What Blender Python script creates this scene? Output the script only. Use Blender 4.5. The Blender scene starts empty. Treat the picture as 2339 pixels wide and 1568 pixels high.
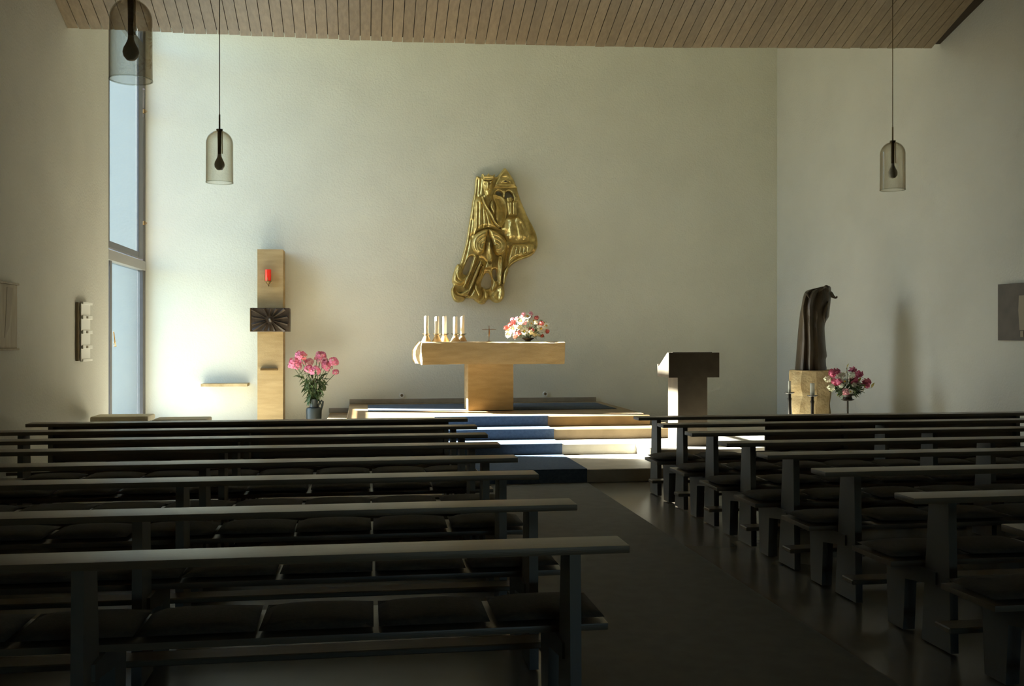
import bpy, bmesh, math, random
import numpy as np
from mathutils import Vector, Matrix, noise
from mathutils.geometry import delaunay_2d_cdt
R = math.radians
sc = bpy.context.scene
COL = sc.collection
rnd = random.Random(7)

# ------------------------------------------------------------------ camera, world, sun, exposure
FPX, EYE, HORIZ, YAW = 2274.0, 1.65, 770.0, R(8.5)
cam_d = bpy.data.cameras.new('camera')
cam = bpy.data.objects.new('camera', cam_d); COL.objects.link(cam)
cam.location = (0, 0, EYE); cam.rotation_euler = (R(90), 0, -YAW)
cam_d.sensor_fit = 'HORIZONTAL'; cam_d.sensor_width = 36.0
cam_d.lens = 36.0 * FPX / 2339.0
cam_d.shift_y = (HORIZ - 784.0) / 2339.0
cam_d.clip_start = 0.05; cam_d.clip_end = 500
sc.camera = cam

SUN_DIR = Vector((1.0, -0.29, -0.70)).normalized()      # the way the light travels
w = bpy.data.worlds.new('world'); sc.world = w; w.use_nodes = True
nt = w.node_tree; nt.nodes.clear()
sky = nt.nodes.new('ShaderNodeTexSky'); sky.sky_type = 'NISHITA'; sky.sun_disc = False
sky.sun_elevation = math.asin(-SUN_DIR.z); sky.sun_rotation = math.atan2(-SUN_DIR.x, -SUN_DIR.y)
sky.air_density = 1.2; sky.dust_density = 0.8; sky.ozone_density = 3.0; sky.altitude = 100
bg = nt.nodes.new('ShaderNodeBackground'); bg.inputs['Strength'].default_value = 0.98
out = nt.nodes.new('ShaderNodeOutputWorld')
nt.links.new(sky.outputs[0], bg.inputs['Color']); nt.links.new(bg.outputs[0], out.inputs['Surface'])
sun_d = bpy.data.lights.new('sun', 'SUN'); sun_d.energy = 100.0; sun_d.angle = R(0.6); sun_d.color = (1.0, 0.945, 0.86)
sun = bpy.data.objects.new('sun', sun_d); COL.objects.link(sun)
sun.rotation_euler = SUN_DIR.to_track_quat('-Z', 'Y').to_euler(); sun.location = (-12, 18, 14)
por_d = bpy.data.lights.new('window_portal', 'AREA'); por_d.shape = 'RECTANGLE'; por_d.size = 2.7; por_d.size_y = 7.2
por_d.cycles.is_portal = True
por = bpy.data.objects.new('window_portal', por_d); COL.objects.link(por)
por.location = (-3.62, 15.05, 3.6); por.rotation_euler = Vector((1, 0, 0)).to_track_quat('-Z', 'Z').to_euler()
pr2 = bpy.data.lights.new('added_window_portal', 'AREA'); pr2.shape = 'RECTANGLE'; pr2.size = 2.8; pr2.size_y = 0.7; pr2.cycles.is_portal = True  # portal for the rear window that is added behind the camera
po2 = bpy.data.objects.new('added_window_portal', pr2); COL.objects.link(po2); po2.location = (2.7, -3.55, 1.25)
po2.rotation_euler = Vector((0, 1, 0)).to_track_quat('-Z', 'Z').to_euler()
sc.view_settings.view_transform = 'Standard'; sc.view_settings.look = 'None'
sc.view_settings.exposure = -0.07; sc.view_settings.gamma = 1.0; sc.view_settings.use_curve_mapping = False
sc.cycles.max_bounces = 14; sc.cycles.diffuse_bounces = 9; sc.cycles.glossy_bounces = 4
sc.cycles.transparent_max_bounces = 16; sc.cycles.transmission_bounces = 6
sc.cycles.use_denoising = True; sc.cycles.sample_clamp_indirect = 6.0
sc.cycles.caustics_reflective = False; sc.cycles.caustics_refractive = False

# ------------------------------------------------------------------ measuring helpers (camera at the origin, looking +Y turned by YAW)
def Xat(px, Y): return Y * math.tan(math.atan((px - 1169.5) / FPX) + YAW)
def Zat(px, py, Y):
    tc = math.atan((px - 1169.5) / FPX)
    d = Y * math.cos(tc) / math.cos(tc + YAW)
    return EYE - (py - HORIZ) * d / FPX
def P(px, py, Y): return Vector((Xat(px, Y), Y, Zat(px, py, Y)))

# ------------------------------------------------------------------ materials
MATS = {}
def mat(name, color, rough=0.6, metallic=0.0, var=0.0, scale=6.0, color2=None, bump=0.0, bscale=60.0, stretch=(1, 1, 1), spec=0.5, emit=None, detail=4.0):
    if name in MATS: return MATS[name]
    m = bpy.data.materials.new(name); m.use_nodes = True
    t = m.node_tree; b = t.nodes['Principled BSDF']
    b.inputs['Roughness'].default_value = rough; b.inputs['Metallic'].default_value = metallic
    b.inputs['Specular IOR Level'].default_value = spec
    c = (*color, 1.0)
    b.inputs['Base Color'].default_value = c
    if var > 0 or color2 or bump > 0:
        tc = t.nodes.new('ShaderNodeTexCoord'); mp = t.nodes.new('ShaderNodeMapping')
        mp.inputs['Scale'].default_value = stretch
        t.links.new(tc.outputs['Object'], mp.inputs['Vector'])
    if var > 0 or color2:
        n = t.nodes.new('ShaderNodeTexNoise'); n.inputs['Scale'].default_value = scale; n.inputs['Detail'].default_value = detail
        t.links.new(mp.outputs[0], n.inputs['Vector'])
        r = t.nodes.new('ShaderNodeValToRGB')
        c2 = color2 or tuple(x * (1 - var) for x in color)
        r.color_ramp.elements[0].position = 0.35; r.color_ramp.elements[1].position = 0.65
        r.color_ramp.elements[0].color = (*c2, 1); r.color_ramp.elements[1].color = c
        t.links.new(n.outputs['Fac'], r.inputs[0]); t.links.new(r.outputs[0], b.inputs['Base Color'])
    if bump > 0:
        n2 = t.nodes.new('ShaderNodeTexNoise'); n2.inputs['Scale'].default_value = bscale; n2.inputs['Detail'].default_value = 3
        t.links.new(mp.outputs[0], n2.inputs['Vector'])
        bp = t.nodes.new('ShaderNodeBump'); bp.inputs['Strength'].default_value = bump; bp.inputs['Distance'].default_value = 0.01
        t.links.new(n2.outputs['Fac'], bp.inputs['Height']); t.links.new(bp.outputs[0], b.inputs['Normal'])
    if emit:
        b.inputs['Emission Color'].default_value = (*emit[0], 1); b.inputs['Emission Strength'].default_value = emit[1]
    MATS[name] = m; return m

def vary_by_object(m, amount):
    """small tone change from piece to piece"""
    t = m.node_tree; b = t.nodes['Principled BSDF']; src = b.inputs['Base Color'].links[0].from_socket
    oi = t.nodes.new('ShaderNodeObjectInfo'); mr = t.nodes.new('ShaderNodeMapRange')
    mr.inputs['To Min'].default_value = 1 - amount; mr.inputs['To Max'].default_value = 1 + amount
    hs = t.nodes.new('ShaderNodeHueSaturation')
    t.links.new(oi.outputs['Random'], mr.inputs['Value']); t.links.new(mr.outputs[0], hs.inputs['Value'])
    t.links.new(src, hs.inputs['Color']); t.links.new(hs.outputs[0], b.inputs['Base Color'])

def glass_mat(name, tint, edge, gloss=0.035, translucent=0.0, tcol=(0.8, 0.9, 0.95), rough=0.03, marks=0.0):
    m = bpy.data.materials.new(name); m.use_nodes = True; t = m.node_tree; t.nodes.clear()
    o = t.nodes.new('ShaderNodeOutputMaterial'); tr = t.nodes.new('ShaderNodeBsdfTransparent')
    lw = t.nodes.new('ShaderNodeLayerWeight'); lw.inputs['Blend'].default_value = 0.35
    mx = t.nodes.new('ShaderNodeMixRGB'); mx.inputs[1].default_value = (*tint, 1); mx.inputs[2].default_value = (*edge, 1)
    t.links.new(lw.outputs['Facing'], mx.inputs[0]); t.links.new(mx.outputs[0], tr.inputs['Color'])
    gl = t.nodes.new('ShaderNodeBsdfGlossy'); gl.inputs['Roughness'].default_value = rough
    pw = t.nodes.new('ShaderNodeMath'); pw.operation = 'POWER'; pw.inputs[1].default_value = 5.0
    l2 = t.nodes.new('ShaderNodeLayerWeight'); l2.inputs['Blend'].default_value = 0.5
    t.links.new(l2.outputs['Facing'], pw.inputs[0])
    fr = t.nodes.new('ShaderNodeMath'); fr.operation = 'MULTIPLY_ADD'; fr.inputs[1].default_value = 0.7; fr.inputs[2].default_value = gloss
    t.links.new(pw.outputs[0], fr.inputs[0])
    ms = t.nodes.new('ShaderNodeMixShader'); t.links.new(fr.outputs[0], ms.inputs[0])
    if marks > 0:
        tc = t.nodes.new('ShaderNodeTexCoord'); n = t.nodes.new('ShaderNodeTexNoise'); n.inputs['Scale'].default_value = 9; n.inputs['Distortion'].default_value = 1.2
        t.links.new(tc.outputs['Object'], n.inputs['Vector'])
        bp = t.nodes.new('ShaderNodeBump'); bp.inputs['Strength'].default_value = marks; bp.inputs['Distance'].default_value = 0.02
        t.links.new(n.outputs['Fac'], bp.inputs['Height']); t.links.new(bp.outputs[0], gl.inputs['Normal'])
    base = tr.outputs[0]
    if translucent > 0:
        tl = t.nodes.new('ShaderNodeBsdfTranslucent'); tl.inputs['Color'].default_value = (*tcol, 1)
        m2 = t.nodes.new('ShaderNodeMixShader'); m2.inputs[0].default_value = translucent
        t.links.new(tr.outputs[0], m2.inputs[1]); t.links.new(tl.outputs[0], m2.inputs[2]); base = m2.outputs[0]
    t.links.new(base, ms.inputs[1]); t.links.new(gl.outputs[0], ms.inputs[2]); t.links.new(ms.outputs[0], o.inputs['Surface'])
    MATS[name] = m; return m

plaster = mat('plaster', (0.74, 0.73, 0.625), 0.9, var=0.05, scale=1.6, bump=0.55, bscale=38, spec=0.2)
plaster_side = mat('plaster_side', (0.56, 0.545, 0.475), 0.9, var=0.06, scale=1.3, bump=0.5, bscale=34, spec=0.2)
larch = mat('ceiling_boards', (0.335, 0.25, 0.15), 0.30, var=0.22, scale=3.0, stretch=(9, 0.7, 9), bump=0.2, bscale=25)
vary_by_object(larch, 0.13)
dark_gap = mat('ceiling_backing', (0.05, 0.035, 0.02), 0.9)
sand = mat('sandstone', (0.45, 0.325, 0.165), 0.8, color2=(0.37, 0.26, 0.125), scale=3.2, stretch=(1, 1, 5), bump=0.4, bscale=55, spec=0.2)
rough_stone = mat('rough_stone', (0.50, 0.39, 0.22), 0.9, color2=(0.36, 0.26, 0.13), scale=7, bump=0.8, bscale=30, spec=0.2)
step_stone = mat('step_stone', (0.46, 0.415, 0.335), 0.5, color2=(0.38, 0.34, 0.27), scale=5, bump=0.15, bscale=40)
step_brown = mat('step_brown', (0.27, 0.185, 0.09), 0.5, color2=(0.21, 0.14, 0.065), scale=4, bump=0.12, bscale=40)
floor_m = mat('nave_floor', (0.17, 0.15, 0.11), 0.24, color2=(0.14, 0.125, 0.09), scale=2.3)
blue_carpet = mat('blue_carpet', (0.10, 0.13, 0.175), 0.95, color2=(0.08, 0.105, 0.145), scale=30, bump=0.5, bscale=150, spec=0.1)
aisle_carpet = mat('aisle_carpet', (0.11, 0.11, 0.095), 0.7, color2=(0.09, 0.09, 0.075), scale=8)
pew_wood = mat('pew_wood', (0.17, 0.14, 0.095), 0.36, color2=(0.145, 0.115, 0.076), scale=3, stretch=(0.6, 9, 9), bump=0.1, bscale=30)
pew_side = mat('pew_side', (0.14, 0.135, 0.115), 0.45)
cushion_m = mat('cushion_cloth', (0.06, 0.052, 0.036), 0.9, color2=(0.048, 0.042, 0.03), scale=40, bump=0.3, bscale=120)
stool_m = mat('stool_cloth', (0.72, 0.66, 0.50), 0.9, var=0.1, scale=8)
bronze_gold = mat('gilt_bronze', (0.78, 0.61, 0.23), 0.30, metallic=0.6, color2=(0.50, 0.37, 0.12), scale=12, bump=0.5, bscale=30, detail=6)
bronze_dark = mat('dark_bronze', (0.07, 0.048, 0.03), 0.45, metallic=0.3, color2=(0.045, 0.03, 0.02), scale=9, bump=0.5, bscale=30)
bronze_statue = mat('statue_bronze', (0.085, 0.058, 0.032), 0.42, metallic=0.2, color2=(0.05, 0.035, 0.02), scale=5, stretch=(2, 2, 0.5), bump=0.4, bscale=22)
iron = mat('black_iron', (0.035, 0.028, 0.02), 0.45, metallic=0.5)
frame_m = mat('window_frame', (0.085, 0.075, 0.072), 0.5, var=0.1, scale=12)
transom_m = mat('window_transom', (0.26, 0.24, 0.21), 0.5)
frame_gray = mat('trim_stone', (0.30, 0.26, 0.20), 0.7, var=0.15, scale=9)
wax = mat('white_wax', (0.87, 0.83, 0.68), 0.5)
ambo_stone = mat('ambo_stone', (0.14, 0.105, 0.065), 0.65, color2=(0.11, 0.08, 0.05), scale=6, bump=0.15, bscale=40)
brass = mat('brass', (0.55, 0.36, 0.13), 0.35, metallic=0.85)
brass_dk = mat('dark_brass', (0.20, 0.125, 0.05), 0.4, metallic=0.7)
holder_m = mat('holder_bronze', (0.50, 0.36, 0.17), 0.5, metallic=0.3)
red_glass = mat('red_glass', (0.72, 0.035, 0.02), 0.2, emit=((1.0, 0.05, 0.02), 0.12))
white_card = mat('white_card', (0.80, 0.79, 0.72), 0.6)
picture_tan = mat('picture_tan', (0.36, 0.30, 0.20), 0.7, color2=(0.27, 0.22, 0.14), scale=4, stretch=(1, 3, 0.6))
picture_dark = mat('picture_dark', (0.085, 0.065, 0.045), 0.6, color2=(0.06, 0.045, 0.03), scale=6)
picture_pale = mat('picture_pale', (0.27, 0.22, 0.15), 0.7)
jug_m = mat('jug_glaze', (0.022, 0.032, 0.034), 0.45, color2=(0.022, 0.03, 0.03), scale=9)
leaf_m = mat('leaf', (0.075, 0.12, 0.035), 0.55, color2=(0.05, 0.08, 0.03), scale=9); leaf_pale = mat('leaf_pale', (0.24, 0.34, 0.20), 0.6, color2=(0.16, 0.24, 0.11), scale=9)
leaf_yel = mat('leaf_yellow', (0.36, 0.29, 0.06), 0.6)
pink = mat('pink_petal', (0.75, 0.22, 0.34), 0.7, color2=(0.62, 0.14, 0.25), scale=20)
pink_pale = mat('pale_pink_petal', (0.83, 0.50, 0.53), 0.7, color2=(0.75, 0.36, 0.42), scale=25)
rose = mat('rose_petal', (0.62, 0.12, 0.15), 0.7, color2=(0.72, 0.28, 0.22), scale=25)
cream_p = mat('cream_petal', (0.80, 0.78, 0.60), 0.7); white_p = mat('white_petal', (0.84, 0.85, 0.76), 0.7)
yolk = mat('flower_centre', (0.66, 0.42, 0.05), 0.7)
socket_m = mat('socket', (0.22, 0.17, 0.10), 0.4, metallic=0.4)
bulb_m = mat('opal_bulb', (0.80, 0.76, 0.64), 0.3)
grass_m = mat('outdoor_ground', (0.14, 0.155, 0.14), 0.9, var=0.2, scale=1.5)
backdrop_m = mat('window_backdrop', (0.075, 0.092, 0.107), 0.9)  # kept dark so the view through the tall window stays dim
lamp_glass = glass_mat('smoked_glass', (0.955, 0.95, 0.925), (0.62, 0.56, 0.46), marks=0.0)
lamp_glass_marked = glass_mat('smoked_ripple_glass', (0.95, 0.94, 0.91), (0.60, 0.54, 0.44), marks=1.0, gloss=0.10)
pane_glass = glass_mat('pane_glass', (0.90, 0.965, 1.0), (0.88, 0.95, 0.99), translucent=0.008, tcol=(0.70, 0.86, 0.92))
clear_glass = glass_mat('clear_glass', (0.92, 0.93, 0.9), (0.55, 0.55, 0.5))

# ------------------------------------------------------------------ mesh helpers
def add_box(bm, x0, x1, y0, y1, z0, z1, bevel=0.0, seg=1):
    r = bmesh.ops.create_cube(bm, size=1.0); vs = r['verts']
    for v in vs:
        v.co = Vector(((x0 + x1) / 2 + v.co.x * (x1 - x0), (y0 + y1) / 2 + v.co.y * (y1 - y0), (z0 + z1) / 2 + v.co.z * (z1 - z0)))
    if bevel > 0:
        es = {e for v in vs for e in v.link_edges}
        bmesh.ops.bevel(bm, geom=list(es), offset=bevel, segments=seg, affect='EDGES', profile=0.7)
    return vs
def bx(x0, x1, y0, y1, z0, z1, bevel=0.0, seg=1):
    bm = bmesh.new(); add_box(bm, x0, x1, y0, y1, z0, z1, bevel, seg); return bm
def add_prism(bm, pts, vec):
    """closed planar outline pts (3D) pushed along vec"""
    a = [bm.verts.new(p) for p in pts]; b = [bm.verts.new(Vector(p) + Vector(vec)) for p in pts]
    n = len(pts)
    bm.faces.new(a); bm.faces.new(b[::-1])
    for i in range(n): bm.faces.new((a[i], b[i], b[(i + 1) % n], a[(i + 1) % n]))
    bmesh.ops.recalc_face_normals(bm, faces=bm.faces)
def add_lathe(bm, prof, c=(0, 0, 0), n=24, close=False):
    c = Vector(c); rings = []
    for r, z in prof:
        if r < 1e-5: rings.append([bm.verts.new(c + Vector((0, 0, z)))])
        else: rings.append([bm.verts.new(c + Vector((r * math.cos(2 * math.pi * i / n), r * math.sin(2 * math.pi * i / n), z))) for i in range(n)])
    prs = list(zip(rings[:-1], rings[1:]))
    if close: prs.append((rings[-1], rings[0]))
    for a, b in prs:
        for i in range(n):
            j = (i + 1) % n
            if len(a) == 1 and len(b) == 1: continue
            if len(a) == 1: bm.faces.new((a[0], b[i], b[j]))
            elif len(b) == 1: bm.faces.new((a[i], b[0], a[j]))
            else: bm.faces.new((a[i], b[i], b[j], a[j]))
    bmesh.ops.recalc_face_normals(bm, faces=bm.faces)
def add_tube(bm, pts, r, n=8, caps=True):
    pts = [Vector(p) for p in pts]; rings = []
    rr = r if isinstance(r, (list, tuple)) else [r] * len(pts)
    for i, p in enumerate(pts):
        t = (pts[min(i + 1, len(pts) - 1)] - pts[max(i - 1, 0)]).normalized()
        u = t.orthogonal().normalized() if abs(t.z) > 0.95 or i == 0 and False else t.cross(Vector((0, 0, 1)))
        if u.length < 1e-4: u = t.orthogonal()
        u.normalize(); v = t.cross(u)
        if abs(t.z) > 0.95: u = Vector((1, 0, 0)); u = (u - t * u.dot(t)).normalized(); v = t.cross(u)
        rings.append([bm.verts.new(p + rr[i] * (u * math.cos(2 * math.pi * k / n) + v * math.sin(2 * math.pi * k / n))) for k in range(n)])
    for a, b in zip(rings[:-1], rings[1:]):
        for k in range(n): bm.faces.new((a[k], a[(k + 1) % n], b[(k + 1) % n], b[k]))
    if caps: bm.faces.new(rings[0][::-1]); bm.faces.new(rings[-1])
    bmesh.ops.recalc_face_normals(bm, faces=bm.faces)
def obj(name, bm, m, parent=None, smooth=False, origin=None):
    """one mesh object from world-space geometry; the origin goes to the parent's place or to its own base"""
    if smooth:
        for f in bm.faces: f.smooth = True
    me = bpy.data.meshes.new(name)
    if parent is not None: off = parent.matrix_basis.translation + (parent.parent.matrix_basis.translation if parent.parent else Vector())
    elif origin is not None: off = Vector(origin)
    else:
        cs = np.array([v.co[:] for v in bm.verts]); lo, hi = cs.min(0), cs.max(0)
        off = Vector(((lo[0] + hi[0]) / 2, (lo[1] + hi[1]) / 2, lo[2]))
    bmesh.ops.translate(bm, verts=bm.verts, vec=-off)
    bm.to_mesh(me); bm.free(); me.materials.append(m)
    if smooth:
        try: me.set_sharp_from_angle(angle=R(40))
        except Exception: pass
    o = bpy.data.objects.new(name, me); COL.objects.link(o)
    if parent is not None: o.parent = parent
    else: o.location = off
    return o
def tag(o, label, cat, group=None):
    o['label'] = label; o['category'] = cat
    if group: o['group'] = group
    return o
def thing(name, label, cat, loc, group=None):
    o = bpy.data.objects.new(name, None); COL.objects.link(o); o.location = loc; o.empty_display_size = 0.1
    return tag(o, label, cat, group)
def struct(name, bm, m, smooth=False):
    o = obj(name, bm, m, smooth=smooth); o['kind'] = 'structure'; return o
def copy_tree(o, loc=None, label=None, group=None, rotz=None):
    c = o.copy(); COL.objects.link(c)
    if loc is not None: c.location = loc
    if label: c['label'] = label
    if group: c['group'] = group
    if rotz is not None: c.rotation_euler = (0, 0, rotz)
    for ch in list(o.children):
        k = ch.copy(); COL.objects.link(k); k.parent = c
        for g in ch.children:
            q = g.copy(); COL.objects.link(q); q.parent = k
    return c
def rough(bm, amp, sc_=3.0, seed=0, cuts=0):
    if cuts: bmesh.ops.subdivide_edges(bm, edges=bm.edges, cuts=cuts, use_grid_fill=True)
    bm.normal_update()
    for v in bm.verts:
        v.co += amp * Vector(noise.noise_vector(v.co * sc_ + Vector((seed, seed * 1.7, 0))))

# ================================================================== THE ROOM
XL, YB = -3.30, 16.40
def XR(Y): return 7.10 + 0.082 * (YB - Y)
SANC_Z = 7.25
# left wall, up to the window jamb
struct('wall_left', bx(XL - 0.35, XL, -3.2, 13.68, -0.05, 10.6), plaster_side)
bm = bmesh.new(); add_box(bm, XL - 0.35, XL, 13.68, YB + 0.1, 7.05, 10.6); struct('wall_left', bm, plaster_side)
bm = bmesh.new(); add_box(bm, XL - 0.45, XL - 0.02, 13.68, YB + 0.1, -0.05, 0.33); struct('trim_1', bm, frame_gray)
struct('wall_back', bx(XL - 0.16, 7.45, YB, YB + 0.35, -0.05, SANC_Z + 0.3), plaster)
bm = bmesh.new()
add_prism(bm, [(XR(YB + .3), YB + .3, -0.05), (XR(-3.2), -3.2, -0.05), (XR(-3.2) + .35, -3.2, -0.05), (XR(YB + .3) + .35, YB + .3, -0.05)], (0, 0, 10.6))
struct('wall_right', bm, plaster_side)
bm = bmesh.new(); RW = (1.3, 4.1, 0.9, 1.6)  # opening left for the added rear window
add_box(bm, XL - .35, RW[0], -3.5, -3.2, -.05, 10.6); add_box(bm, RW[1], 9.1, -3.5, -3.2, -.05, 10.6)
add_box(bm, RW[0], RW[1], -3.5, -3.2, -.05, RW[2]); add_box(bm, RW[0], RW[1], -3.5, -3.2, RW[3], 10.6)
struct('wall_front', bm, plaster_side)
w2 = bpy.data.objects.new('added_rear_window', None); COL.objects.link(w2); w2.location = (2.8, -3.35, .9); w2['kind'] = 'structure'  # invented window out of view, added to lift the dark pews
for q in range(5): obj('mullion', bx(RW[0] + q * .685, RW[0] + q * .685 + .06, -3.38, -3.32, RW[2], RW[3]), frame_m, w2)
for q in range(4): obj('pane', bx(RW[0] + q * .685 + .06, RW[0] + (q + 1) * .685, -3.355, -3.35, RW[2], RW[3]), pane_glass, w2)
struct('floor', bx(XL - 0.45, 9.1, -3.3, YB + 0.3, -0.25, 0.0), floor_m)
struct('added_window_backdrop', bx(-11, XL - .6, 18.6, 18.9, -.2, 7.5), backdrop_m)  # invented wall, added to dim what shows through the tall window
struct('ground', bx(-60, XL - 0.46, -30, 60, -0.5, -0.2), grass_m)

# ceiling over the nave: boards running down towards the altar; its edge ends short of the back wall
CS, CB = 0.356, 0.0375
def ceil_z(X, Y): return 5.13 + CS * (11.83 - Y) + CB * (X + 3.3)
EDGE = [(100, 61), (153, 64), (360, 73), (600, 83), (908, 95.5), (1238, 104), (1500, 108.5), (1800, 110), (2116, 110.6), (2400, 110.6)]
def edge_y(px): return float(np.interp(px, [e[0] for e in EDGE], [e[1] for e in EDGE]))
def proj(X, Y, Z):
    t = math.atan2(X, Y) - YAW; d = math.hypot(X, Y) * math.cos(t)
    return 1169.5 + FPX * math.tan(t), HORIZ - FPX * (Z - EYE) / d
def edge_Y(X):
    lo, hi = 10.5, 13.5
    for _ in range(40):
        m = (lo + hi) / 2; px, py = proj(X, m, ceil_z(X, m))
        if py < edge_y(px): lo = m
        else: hi = m
    return lo
RIDGE = 3.2
def top_z(X, Y): return ceil_z(X, Y) + 0.022
bm = bmesh.new()
A = [(XL - .3, edge_Y(XL) - .05)] + [(XL + q * 10.7 / 12, edge_Y(XL + q * 10.7 / 12) - .05) for q in range(13)] + [(7.9, 12.0), (8.6, RIDGE), (XL - .3, RIDGE)]
def slab(bm, pts, th):
    lo = [bm.verts.new(p) for p in pts]; hi = [bm.verts.new((p[0], p[1], p[2] + th)) for p in pts]
    bm.faces.new(lo[::-1]); bm.faces.new(hi); n = len(pts)
    for i in range(n): bm.faces.new((lo[i], lo[(i + 1) % n], hi[(i + 1) % n], hi[i]))
    bmesh.ops.recalc_face_normals(bm, faces=bm.faces)
slab(bm, [(x, y, top_z(x, y)) for x, y in A], 0.12)
ceiling = struct('ceiling', bm, dark_gap)
NB, bw = 85, (7.37 + 3.30) / 85
for i in range(NB):
    x0 = XL + i * bw + 0.004; x1 = XL + (i + 1) * bw - 0.004
    ye = edge_Y((x0 + x1) / 2) + rnd.uniform(-0.006, 0.006)
    bm = bmesh.new()
    p = [(x0, ye, ceil_z(x0, ye)), (x1, ye, ceil_z(x1, ye)), (x1, RIDGE, ceil_z(x1, RIDGE)), (x0, RIDGE, ceil_z(x0, RIDGE))]
    j = rnd.uniform(-0.002, 0.002)
    slab(bm, [(a, b, c + j) for a, b, c in p], 0.021)
    obj('plank', bm, larch, ceiling)
bm = bmesh.new()
slab(bm, [(XL - .3, RIDGE, top_z(XL, RIDGE)), (8.9, RIDGE, top_z(8.9, RIDGE)), (9.0, -3.3, top_z(8.9, RIDGE) - .9), (XL - .3, -3.3, top_z(XL, RIDGE) - .9)], 0.15)
struct('ceiling', bm, larch)
# sanctuary roof, higher than the edge of the boards, and the upstand between them
struct('ceiling', bx(XL - 0.5, 8.0, 11.35, YB + 0.3, SANC_Z, SANC_Z + 0.2), plaster)
bm = bmesh.new(); slab(bm, [(XL - .3, 11.35, 5.47), (8.0, 11.4, 5.92), (8.0, 11.65, 5.92), (XL - .3, 11.6, 5.47)], 1.9)
struct('wall_upstand', bm, plaster)

# ------------------------------------------------------------------ window bay on the left
WX = XL - 0.14
WY0, WY1, WTOP = 13.72, YB, 7.05
zt0 = 3.02
win = bpy.data.objects.new('window_1', None); COL.objects.link(win); win.location = (WX, (WY0 + WY1) / 2, 0.33); win['kind'] = 'structure'
def wbar(name, y0, y1, z0, z1, m=frame_m, x0=-0.05, x1=0.04, bevel=0.004):
    return obj(name, bx(WX + x0, WX + x1, y0, y1, z0, z1, bevel), m, win)
ymul = 14.22
wbar('window_frame', WY1 - 0.17, WY1, 0.33, WTOP)
wbar('window_frame', WY0, WY0 + 0.06, 0.33, WTOP)
wbar('window_frame', WY0, WY1, WTOP - 0.07, WTOP)
wbar('window_sill', WY0, WY1, 0.33, 0.37, m=transom_m, x0=-0.1, x1=0.12)
ztr = Zat(286, 594, 15.0)
wbar('transom', WY0, WY1 - 0.1, ztr - 0.07, ztr + 0.07, m=transom_m, x1=0.07)
wbar('transom', WY0, WY1 - 0.1, 6.12, 6.22, x1=0.05)
wbar('mullion', ymul - 0.05, ymul + 0.07, 0.37, ztr)
# lower panes
obj('pane', bx(WX - 0.012, WX - 0.006, WY0 + .05, ymul - .04, 0.37, ztr - 0.06), pane_glass, win)
obj('pane', bx(WX - 0.012, WX - 0.006, ymul + .06, WY1 - .16, 0.37, ztr - 0.06), pane_glass, win)
obj('pane', bx(WX - 0.012, WX - 0.006, WY0 + .05, WY1 - .16, 6.22, WTOP - 0.06), pane_glass, win)
# the casement of the upper light, swung into the room on its near side
hx, hy = XL - 0.04, WY0 + 0.05
px_end = 309.0; sash_L = 2.05
ang = 0.0
for k in range(400):
    a = k * 0.0005
    X = hx + math.sin(a) * sash_L; Y = hy + math.cos(a) * sash_L
    ang = a
    if proj(X, Y, 2.9)[0] >= px_end: break
sash = bpy.data.objects.new('casement', None); COL.objects.link(sash); sash.parent = win
sash.location = Vector((hx, hy, 0)) - win.location
sash.rotation_euler = (0, 0, -ang)
zs0, zs1 = ztr + 0.075, 6.10
def sbar(name, y0, y1, z0, z1, m=frame_m, th=0.022):
    me_b = bx(-th, th, y0, y1, z0, z1, 0.004 if m is frame_m else 0)
    me = bpy.data.meshes.new(name); me_b.to_mesh(me); me_b.free(); me.materials.append(m)
    o = bpy.data.objects.new(name, me); COL.objects.link(o); o.parent = sash; return o
sbar('sash_frame', 0, 0.05, zs0, zs1); sbar('sash_frame', sash_L - 0.26, sash_L, zs0, zs1)
sbar('sash_frame', 0.05, sash_L - 0.26, zs0, zs0 + 0.09); sbar('sash_frame', 0.05, sash_L - 0.26, zs1 - 0.08, zs1)
sbar('pane', 0.05, sash_L - 0.26, zs0 + 0.09, zs1 - 0.08, m=pane_glass, th=0.003)
for zz in (Zat(314, 247, 15.9), Zat(314, 506, 15.9)):
    bm = bmesh.new(); add_lathe(bm, [(0, -.03), (.03, -.03), (.035, 0), (.03, .03), (0, .03)], (WX + 0.07, WY1 - 0.28, zz), 10)
    add_box(bm, WX + 0.0, WX + 0.12, WY1 - 0.29, WY1 - 0.27, zz - .012, zz + .012)
    obj('window_catch', bm, brass_dk, win)
bm = bmesh.new(); zz = Zat(313, 225, 15.7)
add_tube(bm, [(WX + .02, WY1 - .12, zz - .18), (WX + .12, WY1 - .55, zz + .18)], 0.028, 6); obj('window_stay', bm, frame_m, win)
bm = bmesh.new(); zz = Zat(271, 785, 14.3)
add_tube(bm, [(WX + .06, ymul + .07, zz + .16), (WX + .07, ymul + .10, zz + .02), (WX + .07, ymul + .16, zz - .04), (WX + .07, ymul + .06, zz - .04), (WX + .06, ymul + .1, zz + .02)], 0.008, 6)
obj('window_handle', bm, brass, win)

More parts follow.
